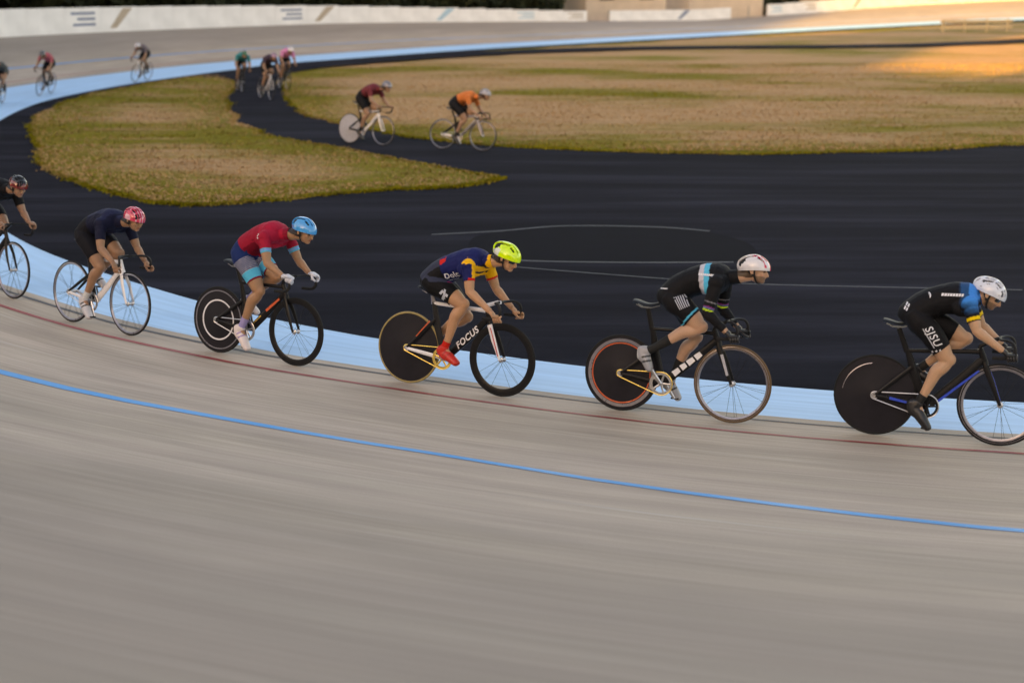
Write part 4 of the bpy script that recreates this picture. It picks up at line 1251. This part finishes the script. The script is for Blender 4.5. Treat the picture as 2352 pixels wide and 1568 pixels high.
# ------------------------------------------------------------------ the six riders on the near bend
BK = np.array((.0085, .0085, .010))
NAVY = np.array((.009, .014, .085)); YEL = np.array((.85, .42, .02)); RED = np.array((.62, .02, .015))
def j3(c, nm, t, n):
    if nm == 'upperr':
        if t > .50 and n[0] > .25: return RED
        if n[0] > .80: return YEL
        return NAVY if t > .04 else (NAVY if n[2] < .3 else YEL * 1)
    if nm == 'upperl': return RED if t > .52 else YEL
    if nm == 'torso' or nm == 'neck':
        if nm == 'neck': return np.array((.02, .015, .02)) if n[0] > .3 else YEL
        if .70 < t < .79 and n[2] > -.1: return YEL
        if t >= .79 and n[2] > -.15: return NAVY if (t < .93 and nm == 'torso') else YEL
        if t > .62 and n[0] * .75 - n[2] * .6 > .35: return YEL if (math.sin(c[0] * 60 + c[2] * 45) > -.5) else BK
        if t > .93: return YEL
        if t < .435 and .45 < n[2] < .75 and c[1] < -.03: return RED
    return NAVY
def s3(c, nm, t, n):
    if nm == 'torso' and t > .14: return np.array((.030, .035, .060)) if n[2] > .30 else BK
    return BK * .7
def h3(q):
    if q.z < -.040: return np.array((.02, .02, .02))
    if q.x < -.05 and q.z < .05 and abs(q.y) > .05: return np.array((.62, .66, .60))
    return np.array((.58, .86, .015))
CY = np.array((.03, .42, .62)); WH = np.array((.62, .60, .66))
def j4(c, nm, t, n):
    if nm.startswith('upper'):
        if .62 < t < .655: return WH * .3
        if .78 < t < .82: return np.array((.20, .03, .16))
        if .82 < t < .86: return np.array((.10, .14, .30))
        if .88 < t < .935: return np.array((.42, .62, .04))
        return BK
    if nm == 'torso':
        if .52 < t < .58 : return WH * .8 if n[2] < .75 or c[1] < -.02 else BK
        if .58 < t < .65 : return CY
    return BK
def s4(c, nm, t, n):
    if nm.startswith('thigh') and .61 < t < .655: return CY
    return BK
def h4(q):
    if q.z < -.042: return BK
    if abs(abs(q.y) - .028 - .25 * (q.x + .02)) < .006 and q.z > .03: return np.array((.60, .02, .06))
    if q.x > .02 and abs(q.y) < .012: return np.array((.60, .02, .06))
    return np.array((.66, .64, .66))
def j5(c, nm, t, n):
    blue = np.array((.012, .22, .62))
    if nm.startswith('upper'):
        if t > .50: return np.array((.85, .55, .02)) if t < .615 else BK
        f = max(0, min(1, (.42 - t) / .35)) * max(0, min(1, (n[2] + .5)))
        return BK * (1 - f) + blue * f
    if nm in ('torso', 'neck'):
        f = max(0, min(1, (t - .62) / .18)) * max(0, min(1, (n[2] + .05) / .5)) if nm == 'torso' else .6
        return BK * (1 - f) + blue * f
    return BK
def s5(c, nm, t, n): return BK
def h5(q):
    if q.z < -.042: return np.array((.05, .05, .06))
    return np.array((.60, .64, .72))
MAR = np.array((.36, .012, .035)); CY2 = np.array((.03, .40, .60))
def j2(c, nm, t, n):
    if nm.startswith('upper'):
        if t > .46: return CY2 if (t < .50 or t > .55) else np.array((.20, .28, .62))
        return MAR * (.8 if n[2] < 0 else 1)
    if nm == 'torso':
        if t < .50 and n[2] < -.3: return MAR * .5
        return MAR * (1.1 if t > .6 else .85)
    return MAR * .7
def s2(c, nm, t, n):
    nv = np.array((.006, .022, .10))
    if nm.startswith('thigh'):
        if t > .71: return MAR * .6
        if t > .50: return CY2
        if t > .18 and (t * 26) % 1 > .62: return WH * .6
    elif t < .16 and (c[2] * 60) % 1 > .62: return WH * .5
    return nv
def h2(q):
    if q.z < -.040: return np.array((.02, .05, .1))
    return np.array((.012, .30, .66))
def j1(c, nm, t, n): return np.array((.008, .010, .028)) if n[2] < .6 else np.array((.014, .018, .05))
def h1(q): return np.array((.62, .04, .09)) if (q.y * 30) % 1 > .25 else np.array((.70, .35, .42))
def j0(c, nm, t, n): return BK
def h0(q): return np.array((.16, .02, .02)) if q.z < .07 else BK
def solid(*c):
    c = np.array(c); return lambda *a: c

POSE3 = dict(hip=(.245, 1.02), sh=(.695, 1.235), head=(.985, 1.325), knee_r=(.60, .835), ank_r=(.435, .39), toe_r=(.552, .298), knee_l=(.55, .69), ank_l=(.15, .405), toe_l=(.232, .300),
             elb_r=(.735, .985), wr_r=(.945, .815), elb_l=(.76, .985), wr_l=(.945, .815), grip=(1.0, .745), pitch=24, yaw=-6, arch=.075)
POSE4 = dict(hip=(.42, 1.075), sh=(.84, 1.265), head=(1.115, 1.385), knee_r=(.70, .835), ank_r=(.245, .575), toe_r=(.275, .450), knee_l=(.62, .715), ank_l=(.415, .305), toe_l=(.475, .180),
             elb_r=(.775, .985), wr_r=(.945, .83), elb_l=(.80, .985), wr_l=(.945, .83), grip=(1.0, .765), pitch=6, yaw=-4, arch=.085)
POSE5 = dict(hip=(.275, 1.06), sh=(.70, 1.215), head=(.845, 1.285), knee_r=(.56, .70), ank_r=(.345, .305), toe_r=(.425, .155), knee_l=(.68, .87), ank_l=(.325, .575), toe_l=(.425, .485),
             elb_r=(.76, .985), wr_r=(.965, .83), elb_l=(.79, .985), wr_l=(.965, .83), grip=(1.02, .765), pitch=32, yaw=-8, arch=.085)
POSE2 = dict(hip=(.315, 1.075), sh=(.70, 1.305), head=(1.04, 1.39), knee_r=(.575, .715), ank_r=(.375, .305), toe_r=(.465, .155), knee_l=(.65, .855), ank_l=(.265, .575), toe_l=(.355, .472),
             elb_r=(.775, 1.04), wr_r=(.955, .925), elb_l=(.80, 1.04), wr_l=(.955, .925), grip=(1.012, .895), gdir=(1, 0, -.25), pitch=18, yaw=-4, arch=.08)
POSE1 = dict(hip=(.27, 1.04), sh=(.69, 1.215), head=(1.01, 1.29), knee_r=(.575, .70), ank_r=(.355, .31), toe_r=(.455, .165), knee_l=(.67, .86), ank_l=(.28, .575), toe_l=(.365, .47),
             elb_r=(.755, .94), wr_r=(.945, .80), elb_l=(.78, .94), wr_l=(.945, .80), grip=(1.0, .725), pitch=18, arch=.08)

def settle(P):
    """squash a pose towards the wheel axles"""
    q = {}
    for k, v in P.items():
        if isinstance(v, tuple) and len(v) == 2 and not k.startswith('toe'): v = (v[0], .335 + (v[1] - .335) * (.935 if v[1] > .335 else 1))
        q[k] = v
    return q
POSE1, POSE2, POSE3, POSE4, POSE5 = [settle(P) for P in (POSE1, POSE2, POSE3, POSE4, POSE5)]
def settle_bike(B):
    B = dict(B); zz = lambda z: .335 + (z - .335) * .935
    B['saddle'] = (B['saddle'][0], 0, zz(B['saddle'][2])); B['bar'] = (B['bar'][0], zz(B['bar'][1]))
    if 'st' in B: B['st'] = (B['st'][0], 0, zz(B['st'][2]))
    B['htz'] = B.get('htz', .79) - .025; B['drop'] = .127
    return B

R3 = dict(POSE3, skin=(.47, .245, .135), hair=(.035, .018, .010), hair_long=True, sleeve=.58, jersey=j3, shorts=s3, shorts_t=.70, sock=.84, sockc=solid(.55, .02, .012), shoe=(.55, .02, .012), sole=(.45, .25, .28), strap=(.40, .02, .012),
          helmet=dict(fn=h3, vents='few', tail=.045, kick=True), glasses=True,
          prints=[('jersey', 'Dolce', .066, .492, 1.062, 16, 'white', .0022), ('shorts', PAW, .048, .44, .885, 0, 'grey', 0), ('jersey', bars((0, .5, [(0, 1.6), (2.0, 4.6), (5, 6.4)])), .013, .44, 1.005, 18, 'grey', 0),
                  ('jersey', bars((0, 1, [(0, .5), (.8, 1.6)]), (1.3, .8, [(0, 1.4)])), .02, .30, 1.15, 40, 'white', 0)])
R4 = dict(POSE4, skin=(.50, .29, .19), hair=(.06, .035, .02), beard=True, sleeve=1.88, jersey=j4, shorts=s4, shorts_t=.70, sock=.55, shoe=(.30, .30, .32), sole=(.5, .5, .5),
          helmet=dict(fn=h4, vents='few', tail=.030), gloves=solid(.015, .015, .017),
          prints=[('jersey', WORDROW, .021, .66, 1.245, 0, 'white', 0), ('shorts', WORDROW, .0115, .33, 1.10, 5, 'white', 0), ('shorts', GRILLE, .028, .47, 1.045, -58, 'grey', 0)])
R5 = dict(POSE5, skin=(.49, .285, .175), hair=(.05, .03, .02), beard=True, sleeve=.64, jersey=j5, shorts=s5, shorts_t=.76, sock=.80, shoe=(.012, .012, .014), sole=(.01, .01, .01), glasses=True,
          helmet=dict(fn=h5, vents='long', tail=.030), gloves=solid(.012, .012, .014),
          prints=[('shorts', 'SJSU', .085, .430, .870, -57, 'white', .0008), ('shorts', bars((0, .12, [(0, 2.4)])), .075, .345, .925, -57, 'grey', 0)] +
                 [('shorts', star_poly(), .013, .435 + .030 * k, .742 + .009 * k, 0, 'white', 0) for k in range(4)] +
                 [('jersey', WORDROW, .026, .47, 1.195, 2, 'white', 0), ('jersey', disc_poly(), .027, .365, 1.19, 0, 'white', 0), ('jersey', bars((0, .5, [(0, 1.5), (1.9, 3.2), (3.6, 5)])), .022, .37, 1.245, 25, 'white', 0),
                  ('jersey', disc_poly(), .034, .56, 1.335, 0, 'white', 0), ('jersey', disc_poly(), .03, .61, 1.340, 0, 'white', 0), ('shorts', bars((0, .5, [(0, 1), (1.3, 2.4)]), (.8, .5, [(.1, 1.2), (1.5, 2.6)])), .024, .215, 1.055, 70, 'white', 0)])
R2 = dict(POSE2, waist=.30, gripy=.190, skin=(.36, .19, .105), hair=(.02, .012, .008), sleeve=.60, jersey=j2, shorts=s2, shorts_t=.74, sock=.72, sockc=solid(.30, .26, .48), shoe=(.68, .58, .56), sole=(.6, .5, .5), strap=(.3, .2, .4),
          helmet=dict(fn=h2, vents='few', tail=.035, kick=True), gloves=solid(.55, .56, .62),
          prints=[('jersey', bars((0, .5, [(0, 2.5)]), (.8, .4, [(.2, 2.2)]), (1.5, .3, [(.3, 2.6)])), .026, .60, 1.215, 0, 'white', 0)])
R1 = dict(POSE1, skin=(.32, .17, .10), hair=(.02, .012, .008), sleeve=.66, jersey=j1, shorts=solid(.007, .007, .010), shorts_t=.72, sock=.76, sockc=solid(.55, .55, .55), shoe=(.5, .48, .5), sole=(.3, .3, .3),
          helmet=dict(fn=h1, vents='long', tail=.02))
R0 = dict(POSE2, skin=(.30, .16, .10), hair=(.02, .012, .008), sleeve=.66, jersey=j0, shorts=solid(.007, .007, .008), shorts_t=.72, shoe=(.5, .5, .55), helmet=dict(fn=h0, vents='long', tail=.02))

DEEP = dict(kind='deep', tyre='tyre', rim='carbon', depth=.052, spokes=18)
B3 = dict(bbx=.385, htz=.80, st=(.245, 0, .805), saddle=(.205, 0, .935), bar=(.925, .885), crank=-2, down='carbon', top='white', seat_t='matte', head='carbon', sstay='carbon', cstay='white', fork='white', fork_l='carbon', post='silver', ring_c='gold', crank_c='steel', chain_c='gold', stem='white',
          word='FOCUS', wsize=.082, stay=.30, rear=dict(kind='disc', tyre='tan', rim='disc'), front=DEEP,
          flash=[((.238, .612), (.10, .455), .006, -.052, 'orange'), ((.875, .62), (.965, .37), .004, -.062, 'red'), ((.40, .795), (.52, .79), .006, -.0175, 'red')])
B4 = dict(bbx=.37, htz=.79, st=(.255, 0, .77), saddle=(.185, 0, 1.0), bar=(.925, .905), crank=125, saddle_c='matte', down='carbon', ring_c='steel', crank_c='steel', chain_c='gold', stem='matte',
          rear=dict(kind='disc', tyre='tyre', rim='disc', rings=[(.300, .272, 'silver'), (.266, .256, 'orange')]), front=dict(kind='deep', tyre='brown', rim='silver', depth=.028, spokes=20, stripe='brown'),
          flash=[((.47, .372), (.52, .416), .026, -.030, 'white'), ((.535, .43), (.575, .465), .026, -.030, 'white'), ((.59, .475), (.64, .52), .026, -.030, 'white'), ((.655, .53), (.70, .572), .026, -.030, 'white'), ((.885, .585), (.945, .41), .013, -.062, 'grey_l')])
MK['grey_l'] = plain('pale_grey_paint', (.38, .38, .42), .35, coat=.3)
B5 = dict(bbx=.415, htz=.79, st=(.235, 0, .745), saddle=(.135, 0, .985), bar=(.945, .905), crank=-88, down='matte', seat_t='carbon', ring_c='carbon', crank_c='carbon', stay=.30, fork_l='blue', ring=.096,
          rear=dict(kind='disc', tyre='tyre', rim='disc', arc=(98, 172, .262, .268, 'silver')), front=dict(kind='deep', tyre='tyre', rim='silver', depth=.035, spokes=20, stripe='matte'),
          flash=[((.50, .325), (.80, .60), .010, -.0275, 'blue'), ((.12, .325), (.26, .30), .011, -.056, 'blue')])
B2 = dict(bbx=.40, bar=(.925, .905), crank=-70, saddle=(.19, 0, .965), rear=dict(kind='disc', tyre='tyre', rim='disc', rings=[(.298, .286, 'silver'), (.205, .190, 'white')]), front=dict(DEEP, depth=.045),
          ring_c='steel', crank_c='steel', flash=[((.62, .50), (.78, .635), .013, -.029, 'orange'), ((.47, .365), (.56, .445), .008, -.029, 'gold')])
SPOK = dict(kind='deep', tyre='tyre', rim='silver', depth=.018, spokes=28, bright=False)
B1 = dict(bbx=.40, bar=(.925, .865), crank=-60, saddle=(.19, 0, .94), down='white', top='white', head='white', fork='white', fork_l='white', cstay='white', rear=SPOK, front=SPOK, ring_c='steel', crank_c='steel', plate=False, flash=[])
B0 = dict(B2, rear=SPOK, front=SPOK, flash=[])

B0, B1, B2, B3, B4, B5 = [settle_bike(B) for B in (B0, B1, B2, B3, B4, B5)]
def su_of(x, y):
    d = (CI[:, 0] - x) ** 2 + (CI[:, 1] - y) ** 2; i = int(np.argmin(d))
    r = np.array((x, y)) - CI[i]; return float(SS[i] + r @ TG[i]), float(r @ NO[i])
LEAN = R(7)
CASTS = [
 (R5, B5, (2.928, 10.998, -18.6), 'rider in a black and bright blue jersey with yellow cuffs and a pale grey helmet', 'black track bicycle with bright blue flashes and a plain black rear disc wheel'),
 (R4, B4, (.922, 11.652, -21.6), 'rider off the saddle in black long sleeves with cyan bands, white and red helmet', 'black bicycle with white blocks on the down tube and red ringed silver rear disc'),
 (R3, B3, (-.956, 12.499, -27.6), 'rider in a navy and yellow jersey and fluorescent yellow helmet', 'black and white track bicycle with a gold chainring and tan rear tyre'),
 (R2, B2, (-2.90, 13.557, -30.6), 'rider in a crimson jersey with light blue cuffs and a bright blue helmet', 'black track bicycle with an orange flash, under the rider in crimson'),
 (R1, B1, (-4.72, 14.80, -37.0), 'rider in a dark navy jersey with a pink and red helmet', 'white framed track bicycle with thin spoked wheels, under the rider in the pink helmet'),
 (R0, B0, (-6.506, 16.581, -38.5), 'rider in black with a dark red helmet, cut off by the left edge', 'dark track bicycle with spoked wheels, last in the near line of riders')]
for G, B, (x, y, hd), l1, l2 in CASTS:
    bk = make_bike(B, l2, 'track bicycles in the near line'); pe = build_person(G, l1, 'riders in the near line')
    place_at([bk, pe], x, y, R(hd), LEAN)

# ------------------------------------------------------------------ riders far off on the bend and on the inner path
def far_look(jc, hc, base=POSE2, **k):
    jc = np.array(jc); hc = np.array(hc)
    return dict(base, skin=(.34, .19, .12), jersey=lambda *a: jc, shorts=solid(.01, .01, .012), helmet=dict(fn=lambda q: hc, vents='few', tail=.02), **k)
def far_bike(c='carbon', rear=None, base=B2):
    return dict(base, down=c, top=c, head=c, fork=c, fork_l=c, flash=[], rear=rear or dict(SPOK, spokes=14), front=dict(SPOK, spokes=14))
WDISC = dict(kind='disc', tyre='tyre', rim='grey_l')
FAR = [
 (far_look((.16, .03, .04), (.20, .20, .24)), far_bike('white', WDISC), ('free', -3.75, 32.9, -34), 'distant rider in dark red on the inner path, left of the rider in orange', 'distant pale bicycle with white rear disc under the rider in dark red'),
 (far_look((.60, .17, .05), (.32, .32, .36), POSE1), far_bike('silver', None, B1), ('free', -1.55, 31.7, -24), 'distant rider in an orange jersey on the dark inner path', 'distant silver bicycle under the rider in orange on the inner path'),
 (far_look((.06, .04, .06), (.35, .2, .3)), far_bike('white'), ('free', -7.9, 45.2, -62), 'distant rider in dark clothes at the top of the inner path, nearest there', 'distant white bicycle under the dark clad rider at the top of the path'),
 (far_look((.60, .22, .42), (.75, .70, .72)), far_bike(), ('free', -7.9, 49.0, -66), 'distant rider in a pink jersey and white helmet at the top of the inner path', 'distant dark bicycle under the rider in pink'),
 (far_look((.02, .20, .22), (.02, .12, .06), POSE1), far_bike('carbon', None, B1), ('free', -9.2, 48.2, -70), 'distant rider in a teal jersey and dark green helmet at the path top', 'distant dark bicycle under the rider in teal'),
 (far_look((.16, .13, .14), (.60, .58, .62)), far_bike('white'), ('track', -13.3, 52.6), 'distant rider in grey with a white helmet on the far blue band', 'distant white bicycle on the blue band of the far bend'),
 (far_look((.42, .10, .12), (.10, .10, .11)), far_bike(), ('track', -14.9, 46.5), 'distant rider in a dull red jersey on the far bend near the left edge', 'distant dark bicycle under the rider in dull red on the far bend'),
 (far_look((.07, .08, .08), (.16, .03, .03), POSE1), far_bike('carbon', None, B1), ('track', -15.2, 42.8), 'distant rider in dark grey on the far bend, furthest to the left', 'distant dark bicycle furthest to the left on the far bend'),
]
for G, B, pos, l1, l2 in FAR:
    bk = make_bike(B, l2, 'bicycles far off', lo=True); pe = build_person(G, l1, 'riders far off', lo=True)
    if pos[0] == 'free': place_free([bk, pe], pos[1], pos[2], .003, R(pos[3]), R(6))
    else: place([bk, pe], *su_of(pos[1], pos[2]), R(10))
